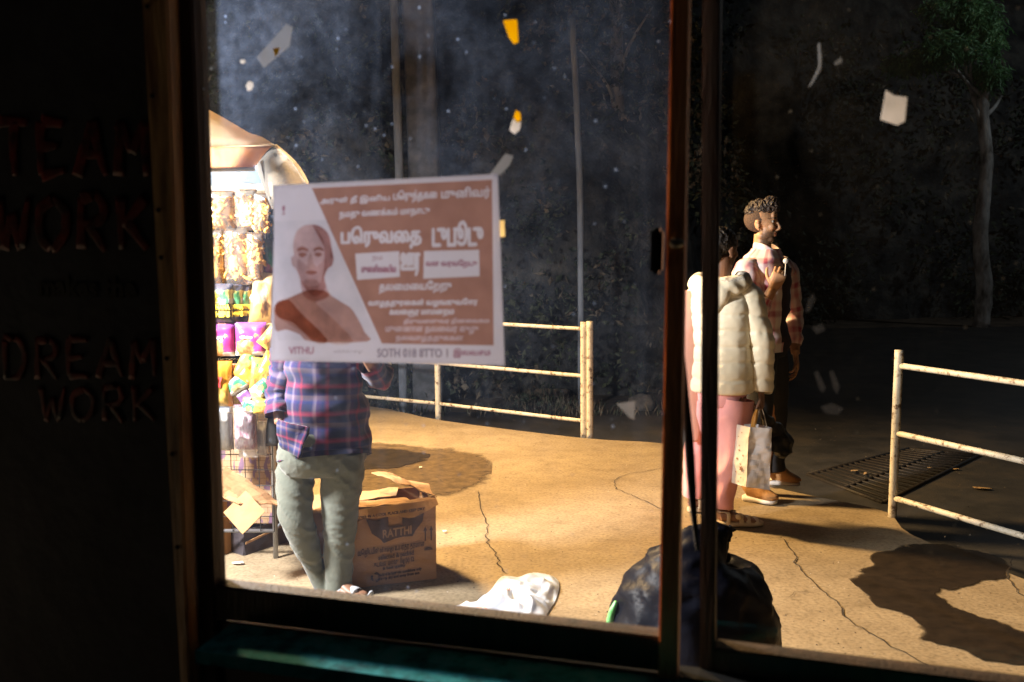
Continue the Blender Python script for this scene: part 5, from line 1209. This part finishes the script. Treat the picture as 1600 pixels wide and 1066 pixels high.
bm = B(); panel(bm, [sl(120, 292, Ys + .12), sl(417, 292, Ys + .12), sl(412, 258, Ys + .12), sl(120, 258, Ys + .12)], .004); fin('header_sheet', bm, M_blue, st_, smooth=False)
bm = B(); panel(bm, [sl(120, 306, Ys - .03), sl(425, 306, Ys - .03), sl(425, 287, Ys + .1), sl(120, 290, Ys + .1)], .004, 12, 3, .02); fin('top_shelf', bm, mat('white_plastic_sheet', (.8, .8, .76), rough=.4), st_, smooth=False)

# packets ---------------------------------------------------------------
def pillow(bm, W, Hh, D, seed=0, nx=14, ny=18, seal=.06):
    uvl = bm.loops.layers.uv.verify(); g = [[], []]
    for side in (0, 1):
        for j in range(ny + 1):
            row = []
            for i in range(nx + 1):
                u, v = i / nx * 2 - 1, j / ny * 2 - 1; vv = min(1, abs(v) / (1 - seal))
                b_ = max(0, (1 - abs(u) ** 2.6)) ** .5 * max(0, 1 - vv ** 3.5) ** .6
                x = u * W / 2 * (1 - .07 * b_ * 0 - .05 * (1 - abs(v)) ** .5); z = v * Hh / 2
                q_ = V((x * 26 + seed * 3.1, z * 26, side)); y = (D / 2 * b_ * (1 + .35 * noise.noise(q_)) + .003 * (1 - abs(noise.noise(q_ * 2))) + .0008) * (-1 if side == 0 else 1)
                if vv >= 1: x *= 1 + .02 * math.sin(i * 3); y += .002 * math.sin(i * 2.4)
                row.append(bm.verts.new(V((x, y, z))))
            g[side].append(row)
    for side in (0, 1):
        for j in range(ny):
            for i in range(nx):
                q = [g[side][j][i], g[side][j][i + 1], g[side][j + 1][i + 1], g[side][j + 1][i]]; f_ = bm.faces.new(q if side == 0 else q[::-1])
                uvs = [(i / nx, j / ny), ((i + 1) / nx, j / ny), ((i + 1) / nx, (j + 1) / ny), (i / nx, (j + 1) / ny)]
                for lp, uv in zip(f_.loops, uvs if side == 0 else uvs[::-1]): lp[uvl].uv = uv
    bmesh.ops.remove_doubles(bm, verts=bm.verts, dist=.0002)
def packmat(name, bands, blob=None, blob2=None, rough=.35):
    """printed foil: horizontal bands (v, colour) plus irregular picture blobs (colour, centre u, v, radius)"""
    kk = .58; bands = [(p_, tuple(x * kk for x in c_)) for p_, c_ in bands]; blob = blob and (tuple(x * kk for x in blob[0]),) + tuple(blob[1:]); blob2 = blob2 and (tuple(x * kk for x in blob2[0]),) + tuple(blob2[1:])
    m, nt, b = newmat(name); uv = N(nt, 'ShaderNodeUVMap'); sx = N(nt, 'ShaderNodeSeparateXYZ'); nt.links.new(uv.outputs[0], sx.inputs[0])
    n = N(nt, 'ShaderNodeTexNoise'); n.inputs['Scale'].default_value = 5; n.inputs['Detail'].default_value = 3; nt.links.new(uv.outputs[0], n.inputs[0])
    ad = N(nt, 'ShaderNodeMath', operation='MULTIPLY_ADD'); ad.inputs[1].default_value = .16; nt.links.new(n.outputs[0], ad.inputs[0]); sb = N(nt, 'ShaderNodeMath', operation='SUBTRACT'); nt.links.new(sx.outputs[1], sb.inputs[0]); sb.inputs[1].default_value = .08; nt.links.new(sb.outputs[0], ad.inputs[2])
    col = ramp(nt, ad.outputs[0], bands, 'CONSTANT')
    for bl_ in (blob, blob2):
        if not bl_: continue
        c, cu, cv, r = bl_; vs = N(nt, 'ShaderNodeVectorMath', operation='DISTANCE'); nt.links.new(uv.outputs[0], vs.inputs[0]); vs.inputs[1].default_value = (cu, cv, 0)
        n3 = N(nt, 'ShaderNodeTexNoise'); n3.inputs['Scale'].default_value = 9; nt.links.new(uv.outputs[0], n3.inputs[0]); a3 = N(nt, 'ShaderNodeMath', operation='MULTIPLY_ADD'); a3.inputs[1].default_value = .35; nt.links.new(n3.outputs[0], a3.inputs[0]); nt.links.new(vs.outputs['Value'], a3.inputs[2])
        f_ = ramp(nt, a3.outputs[0], [(r + .15, (1,) * 3), (r + .20, (0,) * 3)]); mx = N(nt, 'ShaderNodeMixRGB'); nt.links.new(f_, mx.inputs[0]); nt.links.new(col, mx.inputs[1])
        cc = ramp(nt, n3.outputs[0], [(.4, tuple(x * .55 for x in c)), (.6, c)]); nt.links.new(cc, mx.inputs[2]); col = mx.outputs[0]
    nt.links.new(col, b.inputs['Base Color']); b.inputs['Roughness'].default_value = rough; b.inputs['Coat Weight'].default_value = .3; return m
P_ban = packmat('banana_pack', [(0, (.03, .03, .035)), (.50, (.55, .55, .60)), (.62, (.75, .65, .2)), (.85, (.10, .10, .14))], ((.15, .5, .22), .68, .62, .20), ((.8, .6, .08), .28, .60, .18))
P_mag = packmat('magenta_pack', [(0, (.75, .72, .70)), (.14, (.62, .06, .30)), (.84, (.42, .10, .45))], ((.75, .40, .12), .35, .24, .30), ((.85, .65, .3), .72, .62, .05))
P_org = packmat('orange_pack', [(0, (.80, .28, .03)), (.30, (.90, .42, .05)), (.9, (.85, .35, .04))], ((.85, .55, .12), .6, .22, .28), ((.92, .75, .5), .22, .38, .06))
P_yel = packmat('yellow_pack', [(0, (.85, .55, .08)), (.5, (.90, .70, .15)), (.85, (.75, .60, .1))], ((.9, .4, .1), .5, .35, .22), ((.15, .45, .15), .6, .75, .12))
P_grn = packmat('green_pack', [(0, (.75, .75, .70)), (.3, (.08, .42, .20)), (.8, (.7, .7, .6))], ((.85, .7, .3), .4, .4, .2), None)
P_tan = packmat('tan_pack', [(0, (.72, .38, .10)), (.4, (.80, .48, .18)), (.8, (.85, .60, .30))], ((.9, .75, .5), .5, .6, .15), ((.45, .2, .06), .6, .3, .15))
P_pur = packmat('purple_pack', [(0, (.7, .66, .66)), (.35, (.32, .15, .42)), (.75, (.72, .6, .62))], ((.9, .7, .3), .4, .4, .15), None)
P_red = packmat('red_green_pack', [(0, (.45, .05, .06)), (.4, (.10, .16, .12)), (.8, (.2, .22, .2))], ((.08, .3, .14), .5, .5, .2), None)
M_film = film('clear_wrapper', milky=.10, rough=.12, gl=.35)
M_puff = mat('corn_puff', (.62, .33, .06), (.48, .22, .03), scale=30, rough=.8, c3=(.70, .44, .12))
M_puffw = mat('pale_puff', (.70, .46, .17), (.6, .34, .10), scale=30, rough=.8, c3=(.8, .62, .34))
M_noodle = mat('white_noodle', (.50, .49, .47), (.40, .38, .36), scale=26, rough=.7, stretch=(3, 3, 1), bump=.6)
M_pinkn = mat('speckled_sticks', (.50, .44, .48), (.22, .05, .10), scale=46, rough=.6, stretch=(2, 2, .8))
M_yt = mat('yellow_print', (.85, .62, .04), rough=.5); M_wt = mat('white_print', (.85, .85, .85), rough=.5); M_rt = mat('red_print', (.62, .05, .05), rough=.5)
def place(px0, py0, px1, py1, dY=0.0):
    a_, b2 = atY(px0, py0, Ys + dY), atY(px1, py1, Ys + dY); return (a_ + b2) / 2, abs(b2.x - a_.x), abs(a_.z - b2.z)
def foil(label, px0, py0, px1, py1, m, dY=-.05, D=.05, rz=0.0, ry=0.0, txt=None, seed=0, group=None, name='snack_packet'):
    c, W, Hh = place(px0, py0, px1, py1, dY); W *= 1.10; Hh *= 1.06; D *= 1.2; bm = B(); pillow(bm, W, Hh, D, seed); o = thing(name, label, 'snack packet', c, rz, group); o.rotation_euler = (0, ry, rz)
    fin('wrapper', bm, m, o)
    for (s, u, v, w_, h_, tm) in (txt or ()):
        x, z = (u - .5) * W, (v - .5) * Hh
        text('printed_lettering', s, h_ * Hh * 1.3, V((x, -D / 2 - .006, z)), (1, 0, 0), (0, 0, 1), tm, o, thick=.003, bold=.02 * h_ * Hh * 5, width=w_ * W)
    bm = B(); tube(bm, [V((0, 0, Hh / 2 - .006)), V((0, .012, Hh / 2 + .012)), V((0, -dY - .0, Hh / 2 + .014))], [.0015] * 3, seg=5, sub=2); fin('hook', bm, M_wire, o)
    return o
def clear(label, px0, py0, px1, py1, kind, dY=-.05, D=.06, seed=0, group=None, rz=0.0, card=True):
    rnd = random.Random(seed); c, W, Hh = place(px0, py0, px1, py1, dY); W *= 1.12; Hh *= 1.08; D *= 1.3; o = thing('snack_packet', label, 'snack packet', c, rz, group)
    bm = B()
    if kind in ('puff', 'pale'):
        for i in range(70):
            p = V((rnd.uniform(-.42, .42) * W, rnd.uniform(-.32, .30) * D, rnd.uniform(-.44, .34) * Hh)); d = V((rnd.gauss(0, 1), rnd.gauss(0, .5), rnd.gauss(0, 1))).normalized(); l_ = rnd.uniform(.010, .022); r_ = rnd.uniform(.0055, .0085)
            k2 = V((rnd.uniform(-.006, .006), 0, rnd.uniform(-.006, .006)))
            tube(bm, [p - d * l_, p + k2, p + d * l_], [r_ * .75, r_, r_ * .7], ref=(.2, 1, .1), seg=7, sub=2)
        ell(bm, (0, .004, -.05 * Hh), (W * .42, D * .26, Hh * .38))
        fin('puffs', bm, M_puff if kind == 'puff' else M_puffw, o)
    else:
        box(bm, (0, 0, -.06 * Hh), (W * .86, D * .5, Hh * .74), bev=.006); bmesh.ops.subdivide_edges(bm, edges=bm.edges[:], cuts=2, use_grid_fill=True)
        for v in bm.verts: v.co += noise.noise_vector(v.co * 30 + V((seed, 0, 0))) * .003
        fin('filling', bm, M_noodle if kind == 'noodle' else M_pinkn, o)
    if card: bm = B(); box(bm, (0, -.004, Hh * .39), (W * .8, .003, Hh * .13)); fin('header_card', bm, mat_card if kind != 'sticks' else mat_card2, o, smooth=False)
    bm = B(); pillow(bm, W, Hh, D, seed + 40); fin('wrapper', bm, M_film, o)
    return o
mat_card = mat('blue_grey_card', (.62, .66, .74), (.35, .42, .58), scale=22, rough=.6); mat_card2 = mat('red_white_card', (.75, .70, .68), (.62, .20, .10), scale=16, rough=.6)
GP = 'clear bags of corn puffs hanging on the snack rack'
for i, a_ in enumerate([(300, 302, 322, 358, 'puff', 'pale puff bag cut off by the window frame, top row'), (323, 300, 367, 360, 'puff', 'clear bag of yellow puffs, second from the frame in the top row'), (367, 298, 401, 358, 'pale', 'bright washed out bag of pale puffs, third in the top row'), (397, 304, 421, 362, 'puff', 'narrow brownish puff bag at the right end of the top row'),
                   (300, 362, 317, 440, 'puff', 'puff bag cut off by the window frame, second row'), (316, 360, 351, 442, 'puff', 'tall clear bag of orange puffs next to the frame in the second row'), (350, 356, 390, 442, 'puff', 'tall clear bag of thick puffs in the middle of the second row'), (386, 366, 412, 440, 'puff', 'narrow puff bag at the right end of the second row')]):
    clear(a_[5], *a_[:5], dY=-.05 - .012 * (i % 2), seed=i * 7 + 1, group=GP)
foil('dark red and green packet hanging edge on beside the second puff row', 408, 375, 428, 436, P_red, dY=-.01, rz=.7, seed=3)
bt = (('BANANA', .52, .40, .84, .13, M_yt), ('CHIPS', .52, .22, .84, .14, M_yt))
GB = 'dark banana chips packets in one row'
foil('banana chips packet half hidden by the window frame', 305, 446, 331, 503, P_ban, seed=4, group=GB, rz=.1)
foil('front banana chips packet with its whole yellow lettering showing', 328, 445, 364, 502, P_ban, dY=-.085, seed=5, txt=bt, group=GB)
foil('banana chips packet behind the front one, its left half covered', 352, 446, 380, 501, P_ban, dY=-.055, seed=6, txt=(('BANANA', .55, .40, .8, .13, M_yt), ('CHIPS', .55, .22, .8, .14, M_yt)), group=GB, rz=.25)
foil('rightmost dark banana chips packet, mostly covered by its neighbours', 366, 447, 392, 500, P_ban, dY=-.03, seed=7, txt=bt, group=GB, rz=.35)
foil('shiny tan packet at the right end of the banana chips row', 393, 428, 430, 505, P_tan, dY=-.05, seed=8, ry=.12, rz=.3)
foil('orange tan packet behind the wire squares next to the banana chips', 386, 455, 412, 506, P_tan, dY=-.01, seed=9)
mt = (('Chips', .42, .57, .40, .07, M_wt), ('Haldiwar', .45, .86, .5, .07, M_wt))
GM = 'magenta chips packets in one row'
foil('magenta and white chips packet nearer the window frame', 327, 506, 366, 555, P_mag, dY=-.06, seed=10, txt=mt[:1], group=GM)
foil('magenta and purple chips packet, the right one of its pair', 369, 505, 415, 554, P_mag, dY=-.075, seed=11, txt=mt[:1], group=GM)
foil('green and yellow packet sliver between the frame and the magenta packets', 306, 508, 329, 552, P_grn, seed=12)
foil('brown and gold packet hanging right of the magenta packets', 412, 500, 432, 560, P_tan, dY=-.03, seed=13, rz=.5)
ot = (('Churpy', .40, .64, .66, .13, M_rt), ('Chips', .40, .51, .54, .13, M_rt))
foil('large orange chips packet with red and white lettering', 322, 566, 363, 633, P_org, dY=-.08, seed=14, txt=ot, D=.07)
foil('second orange lettered chips packet partly behind the large one', 354, 572, 382, 630, P_org, dY=-.04, seed=15, txt=(('Chur', .45, .68, .8, .13, M_rt), ('Chip', .45, .54, .7, .13, M_rt)), rz=.25)
pile = [(372, 545, 398, 592, P_yel, .45, 'yellow packet on top of the mixed pile of snacks'), (352, 588, 392, 612, P_grn, -.5, 'slim green and white packet slanting across the mixed pile'), (392, 560, 410, 606, P_yel, .1, 'upright yellow green packet in the middle of the pile'), (404, 552, 434, 600, P_org, .5, 'orange packet at the upper right of the mixed pile'), (400, 590, 422, 618, P_grn, .8, 'small green packet with white end in the mixed pile'),
        (372, 606, 396, 632, P_pur, -.6, 'purple and white packet low in the mixed pile'), (394, 602, 434, 630, P_tan, -.25, 'wide tan and white packet at the bottom right of the pile'), (380, 626, 404, 645, P_grn, .3, 'dark green packet at the very bottom of the pile'), (398, 622, 430, 646, P_yel, .1, 'yellow filled clear packet under the pile by the sleeve'), (414, 500, 436, 545, P_yel, .7, 'crumpled golden packet beside the poster edge'), (408, 596, 438, 640, P_org, 1.0, 'crumpled orange packet against the plaid sleeve'), (376, 572, 400, 602, P_org, -.9, 'small orange packet tilted in the pile')]
for i, (a0_, a1_, a2_, a3_, m_, ry_, lb) in enumerate(pile):
    foil(lb, a0_, a1_, a2_, a3_, m_, dY=-.06 - .014 * (i % 5), ry=ry_, rz=.2, seed=20 + i, D=.05, group='mixed snack packets piled on the rack')
clear('clear pack of white noodle sticks under the orange packets', 324, 632, 364, 706, 'noodle', dY=-.07, D=.05, seed=50, group='clear packs in the bottom row')
clear('clear pack of maroon speckled sticks in the bottom row', 366, 636, 401, 704, 'sticks', dY=-.08, D=.05, seed=51, group='clear packs in the bottom row')
clear('half empty clear pack right of the speckled sticks', 397, 648, 420, 712, 'noodle', dY=-.03, D=.03, seed=52, group='clear packs in the bottom row', card=False)
foil('flat white sheet showing below the speckled stick pack', 374, 696, 402, 714, mat('white_card', (.8, .8, .82), rough=.5), dY=-.03, D=.012, seed=53)
bm = B(); c, W, Hh = place(418, 640, 432, 696, -.03); tube(bm, [V((0, 0, -Hh / 2)), V((0, 0, 0)), V((0, 0, Hh / 2))], [(W / 2, .03), (W / 2, .025), (W / 3, .01)], seg=14, sub=4, power=3)
o = fin('pouch', bm, M_black); o.location = c; tag(o, 'black pouch hanging on the rack behind the plaid sleeve', 'pouch')

# ================================================================ CARTONS ON THE GROUND
M_card = mat('brown_cardboard', (.34, .18, .08), (.28, .145, .06), scale=4, rough=.85, bump=.25, bscale=40, stretch=(1, 1, 3), c3=(.38, .21, .10))
M_cardin = mat('pale_cardboard', (.42, .24, .10), (.36, .20, .08), scale=4, rough=.85, bump=.2, bscale=40)
M_print = mat('carton_print', (.045, .025, .02), (.08, .04, .025), scale=20, rough=.8)
fr0, fl0 = gnd(682, 904), gnd(492, 926); xb = (fr0 - fl0); Wb = xb.length; xb.normalize(); yb_ = V((-xb.y, xb.x, 0)); Hb, Db = .335, .30
cb = thing('cardboard_box', 'large brown printed carton with loose top flaps beside the grey trousers', 'box', (fl0.x, fl0.y, 0), math.atan2(xb.y, xb.x))
def cbp(x, y, z): return V((x, y, z))
t = .005
bm = B(); panel(bm, [cbp(0, 0, 0), cbp(Wb, 0, 0), cbp(Wb, .004, Hb), cbp(0, .004, Hb)], t, 12, 8, .004, 2); front = fin('front_panel', bm, M_card, cb, smooth=False)
bm = B(); panel(bm, [cbp(Wb, Db, 0), cbp(0, Db, 0), cbp(0, Db, Hb), cbp(Wb, Db, Hb)], t); fin('back_panel', bm, M_card, cb, smooth=False)
for x in (.003, Wb - .003): bm = B(); panel(bm, [cbp(x, .003, 0), cbp(x, Db - .003, 0), cbp(x, Db - .003, Hb), cbp(x, .003, Hb)] if x > .1 else [cbp(x, Db - .003, 0), cbp(x, .003, 0), cbp(x, .003, Hb), cbp(x, Db - .003, Hb)], t, 6, 6, .003); fin('side_panel', bm, M_card, cb, smooth=False)
bm = B(); panel(bm, [cbp(0, 0, .004), cbp(Wb, 0, .004), cbp(Wb, Db, .004), cbp(0, Db, .004)], t); fin('bottom_panel', bm, M_card, cb, smooth=False)
bm = B()   # top flaps
panel(bm, [cbp(.0, .0, Hb + .006), cbp(Wb - .10, .0, Hb + .012), cbp(Wb - .12, Db * .46, Hb + .004), cbp(0, Db * .50, Hb - .006)], .004, 10, 5, .012, 4)
panel(bm, [cbp(.0, Db * .60, Hb - .010), cbp(Wb - .14, Db * .54, Hb + .004), cbp(Wb - .10, Db, Hb + .004), cbp(0, Db, Hb + .004)], .004, 10, 5, .01, 6)
fin('top_flap', bm, M_cardin, cb, smooth=False)
bm = B()   # strip of the front flap folded down over the face, ragged edge
P0 = [cbp(.0, -.002, Hb + .008), cbp(Wb + .004, -.002, Hb + .026), cbp(Wb - .01, -.022, Hb - .015), cbp(.0, -.022, Hb - .062)]
nxs = 28; rows = [[], [], []]
for i in range(nxs + 1):
    u = i / nxs; drop = .058 * (.75 + .25 * math.sin(u * 9 + .6) + .35 * noise.noise(V((u * 7, 0, 0)))) * (1 - .35 * u ** 5)
    rows[0].append(bm.verts.new(cbp(u * Wb, .03, Hb + .009 + .018 * u ** 3))); rows[1].append(bm.verts.new(cbp(u * Wb, -.006, Hb + .006 + .018 * u ** 3))); rows[2].append(bm.verts.new(cbp(u * Wb, -.048 - .016 * math.sin(u * 6) ** 2, Hb - drop * .8 + .03 * u ** 4)))
for r_ in (0, 1):
    for i in range(nxs): bm.faces.new((rows[r_][i], rows[r_ + 1][i], rows[r_ + 1][i + 1], rows[r_][i + 1]))
bmesh.ops.solidify(bm, geom=bm.faces[:], thickness=.003); fin('front_flap', bm, M_cardin, cb, smooth=False)
bm = B(); panel(bm, [cbp(Wb + .002, .0, Hb + .020), cbp(Wb + .012, Db * .9, Hb + .030), cbp(Wb - .22, Db * 1.0, Hb + .095), cbp(Wb - .15, Db * .55, Hb + .075)], .004, 10, 8, .02, 12); fin('side_flap', bm, M_cardin, cb, smooth=False)
# print on the face
fp = lambda x, z: V((x, -.0075, z))
def fshape(pts, m=M_print, name='printed_emblem', y=-.0072):
    bm = B(); f_ = bm.faces.new([bm.verts.new(V((x, y, z))) for x, z in pts]); bmesh.ops.triangulate(bm, faces=[f_]); return fin(name, bm, m, cb, smooth=False)
cx, cz = Wb * .655, Hb * .70
sc_ = Wb / .53
fshape([(cx - .125 * sc_, cz + .060), (cx - .085 * sc_, cz + .050), (cx - .03, cz + .066), (cx - .028, cz + .020), (cx + .03, cz + .024), (cx + .032, cz + .070), (cx + .085, cz + .060), (cx + .13 * sc_, cz + .080), (cx + .120, cz + .030), (cx + .085, cz - .012), (cx + .075, cz - .032), (cx + .03, cz - .030), (cx, cz - .034), (cx - .05, cz - .050), (cx - .066, cz - .030), (cx - .100, cz - .004)])
text('printed_lettering', 'RATTHI', .05, V((cx + .008, -.0085, cz - .008)), (1, 0, .07), (0, 0, 1), mat('pale_print', (.30, .17, .08), rough=.85), cb, bold=.0012, width=.125)
bm = B()
for (x, z, s_) in ((cx - .012, cz + .075, .011), (cx + .015, cz + .078, .010)): star(V((x, -.0078, z)), s_, V((1, 0, 0)), V((0, 0, 1)), 5)
fin('printed_emblem', bm, M_print, cb, smooth=False)
for s_, x, z, w_, h_ in (('வெஜிடபிள் oil mango உயர்தர தரமான', .62, .47, .29, .030), ('selected & packed', .66, .375, .155, .026), ('கடலை மாவு 1kg (x) 12', .64, .29, .175, .026), ('& best quality', .64, .225, .10, .014), ('packed in hygienic conditions only', .69, .15, .19, .015), ('keep dry and away from sun', .69, .10, .17, .015), ('STORE IN A COOL PLACE AND KEEP DRY', .60, .965, .30, .014)):
    text('printed_lettering', s_, h_ * 1.1, fp(Wb * x, Hb * z) + V((0, -.04 if z > .9 else -.001, 0)), (1, 0, .05), (0, 0, 1), M_print, cb, thick=.0002, bold=.0009, width=w_)
bm = B(); c_ = fp(Wb * .49, Hb * .115)
for k in range(3):
    a = k * 2.094 + .5; P = [c_ + V((math.cos(a + q_), 0, math.sin(a + q_))) * .017 for q_ in (0, .5, 1.0, 1.5)]; tube(bm, P, [.004, .004, .005, .001], ref=(0, 1, 0), seg=6, sub=3)
fin('recycling_mark', bm, M_print, cb, smooth=False)
bm = B()
for x in (.905, .955): box(bm, V((Wb * x, -.0075, Hb * .60)), (.006, .001, .050)); poly(bm, [V((Wb * x - .008, -.0078, Hb * .66)), V((Wb * x + .008, -.0078, Hb * .66)), V((Wb * x, -.0078, Hb * .72))])
poly(bm, [V((Wb * .93 + .02 * math.cos(a), -.0078, Hb * .40 + .014 * math.sin(a))) for a in (0, .5, 1.05, 1.57, 2.1, 2.6, 3.14)])
fin('handling_marks', bm, M_print, cb, smooth=False)
# left pile
pl_ = gnd(392, 862); Yq = pl_.y
def open_box(label, pts, Hh, m, name='cardboard_box', back=.22, tilt=0, top=True, rot=None):
    a_, b2 = gnd(*pts[0]), gnd(*pts[1]); d = (b2 - a_); W = d.length; d.normalize(); e = thing(name, label, 'box', (a_.x, a_.y, 0), math.atan2(d.y, d.x))
    for nm, P in (('front_panel', [(0, 0, 0), (W, 0, 0), (W, 0, Hh), (0, 0, Hh)]), ('back_panel', [(W, back, 0), (0, back, 0), (0, back, Hh), (W, back, Hh)]), ('side_panel', [(0, back, 0), (0, 0, 0), (0, 0, Hh), (0, back, Hh)]), ('side_panel', [(W, 0, 0), (W, back, 0), (W, back, Hh), (W, 0, Hh)]), ('bottom_panel', [(0, 0, .006), (W, 0, .006), (W, back, .006), (0, back, .006)])):
        bm = B(); panel(bm, [V(p) for p in P], .005, 6, 5, .008, W); fin(nm, bm, m, e, smooth=False)
    return e, W
e1_, W1 = open_box('brown carton standing open against the rack behind the square cardboard', ((334, 874), (372, 858)), .27, M_card, back=.30)
bm = B(); panel(bm, [V((-.02, -.01, .27)), V((W1 + .1, .0, .27)), V((W1 + .26, .10, .20)), V((.02, .02, .40))], .005, 8, 6, .02, 3); fin('top_flap', bm, M_card, e1_, smooth=False)
e2_, W2 = open_box('dark open carton lying on its side behind the grey trousers', ((382, 868), (452, 846)), .12, mat('dark_carton', (.06, .045, .05), (.03, .025, .03), scale=6, rough=.8), back=.20)
bm = B(); panel(bm, [V((.0, -.012, .055)), V((W2, -.012, .095)), V((W2, -.012, .105)), V((.0, -.012, .066))], .004); fin('edge_tape', bm, M_cardin, e2_, smooth=False)
bm = B(); sq = [atY(349, 801, 3.98), atY(379, 835, 3.93), atY(414, 800, 4.0), atY(384, 767, 4.05)]; sc0 = sum(sq, V()) / 4
panel(bm, [p - sc0 for p in sq], .005, 6, 6, .006, 5); o = fin('cardboard_sheet', bm, M_cardin, smooth=False); o.location = sc0; tag(o, 'plain square sheet of pale cardboard leaning on the cartons', 'cardboard')
bm = B(); sq = [atY(334, 760, 4.03), atY(372, 790, 4.0), atY(440, 790, 4.14), atY(352, 728, 4.2)]; sc0 = sum(sq, V()) / 4
panel(bm, [p - sc0 for p in sq], .005, 8, 8, .02, 5); o = fin('cardboard_sheet', bm, M_card, smooth=False); o.location = sc0; tag(o, 'brown torn cardboard sheet leaning on the wire rack above the square one', 'cardboard')

# ================================================================ BAGS NEAR THE WINDOW
gc_ = gnd(1092, 1106); Yg = 3.02
go = V(((1092 - 800) / 1500 * Yg, Yg, 0))
e = thing('garbage_bag', 'large full black plastic garbage bag just outside the window', 'garbage bag', go)
def crinkle2(p, t, a):
    q_ = V((p.x * 5.5, p.y * 5.5, p.z * 3.2)) + V((3, 1, 7)); w_ = noise.noise_vector(q_ * .7) * .8
    return .020 * (1 - 2.4 * abs(noise.noise(q_ + w_))) + .010 * (1 - 2.6 * abs(noise.noise(q_ * 2.7 + w_))) + .004 * (1 - 2.6 * abs(noise.noise(q_ * 6.5)))
M_gb = mat('garbage_plastic', (.005, .006, .012), (.003, .003, .006), scale=6, rough=.45, spec=.10, bump=.4, bscale=22)
bm = B(); tube(bm, [V((0, 0, .0)), V((0, 0, .03)), V((.005, 0, .14)), V((.015, 0, .28)), V((.03, 0, .40)), V((.045, 0, .475)), V((.085, 0, .505)), V((.105, 0, .53))], [(.16, .14), (.235, .20), (.262, .235), (.242, .22), (.185, .17), (.10, .10), (.03, .03), (.016, .016)], ref=(1, 0, 0), seg=72, sub=12, fold=crinkle2)
fin('bag_body', bm, M_gb, e)
bm = B(); kp = V((.100, 0, .525)); tube(bm, [kp + V((0, 0, -.02)), kp + V((.003, 0, .0)), kp + V((-.006, 0, .012)), kp + V((.0, 0, .03))], [(.014, .012), (.018, .014), (.030, .012), (.038, .004)], ref=(1, 0, 0), seg=22, sub=6, fold=crinkle(V((5, 5, 5)), .006, 40)); fin('tied_neck', bm, M_gb, e)
gb = gnd(958, 970, .22); 
bm = B(); g0 = atY(957, 940, 3.0); tube(bm, [V((.004, 0, -.10)), V((-.006, 0, -.04)), V((.0, 0, 0)), V((.012, 0, .03))], [(.016, .012), (.014, .01), (.012, .008), (.005, .004)], seg=14, sub=5, fold=crinkle(V((1, 1, 1)), .004, 40))
o = fin('green_wrapper', bm, mat('green_film', (.12, .5, .12), (.3, .7, .3), scale=30, rough=.4)); o.location = g0 + V((.0, 0, -.03)); tag(o, 'crumpled bright green wrapper squeezed beside the black garbage bag', 'wrapper')
# white plastic bag lying on the pavement
M_wbag = mat('white_plastic_bag', (.76, .84, 1.0), (.70, .78, .96), scale=9, rough=.4, trans=.4)
wo = gnd(800, 955)
e = thing('plastic_bag', 'crumpled white plastic bag lying flat on the pavement below the window', 'plastic bag', wo)
out = sm([(700, 952), (735, 948), (752, 935), (766, 925), (784, 903), (808, 904), (828, 898), (848, 898), (868, 905), (874, 918), (868, 940), (858, 956), (850, 972), (830, 985), (790, 975), (745, 960)], 5)
bm = B(); ctr = gnd(815, 945); NR = 30; rings_ = []
for j in range(NR + 1):
    r_ = 1 - j / NR; row = []
    for (x, y) in out:
        p = gnd(x, y); q_ = ctr.lerp(p, r_); hgt = .030 * max(0, 1 - r_ ** 3) * (.5 + 1.3 * abs(noise.noise(q_ * 8))) + .018 * (1 - 2.6 * abs(noise.noise(q_ * 13 + noise.noise_vector(q_ * 9) * .6))) * (1 - r_ ** 6) + .006
        row.append(bm.verts.new(V((q_.x - wo.x, q_.y - wo.y, max(.004, hgt)))))
    rings_.append(row)
for j in range(NR):
    for i in range(len(out)): k = (i + 1) % len(out); bm.faces.new((rings_[j][i], rings_[j][k], rings_[j + 1][k], rings_[j + 1][i]))
bmesh.ops.remove_doubles(bm, verts=bm.verts, dist=.0008); bmesh.ops.recalc_face_normals(bm, faces=bm.faces)
pa, pb_ = gnd(752, 958) - wo, gnd(790, 932) - wo
for f_ in bm.faces:
    c_ = f_.calc_center_median(); t_ = (c_ - pa).dot(pb_ - pa) / (pb_ - pa).length_squared; q_ = pa.lerp(pb_, t_)
    if 0 < t_ < 1 and abs(V((c_.x - q_.x, c_.y - q_.y, 0)).length) < .020: f_.material_index = 1
fin('bag_body', bm, [M_wbag, mat('red_faded_print', (.75, .30, .25), (.7, .45, .42), scale=12, rough=.5)], e)
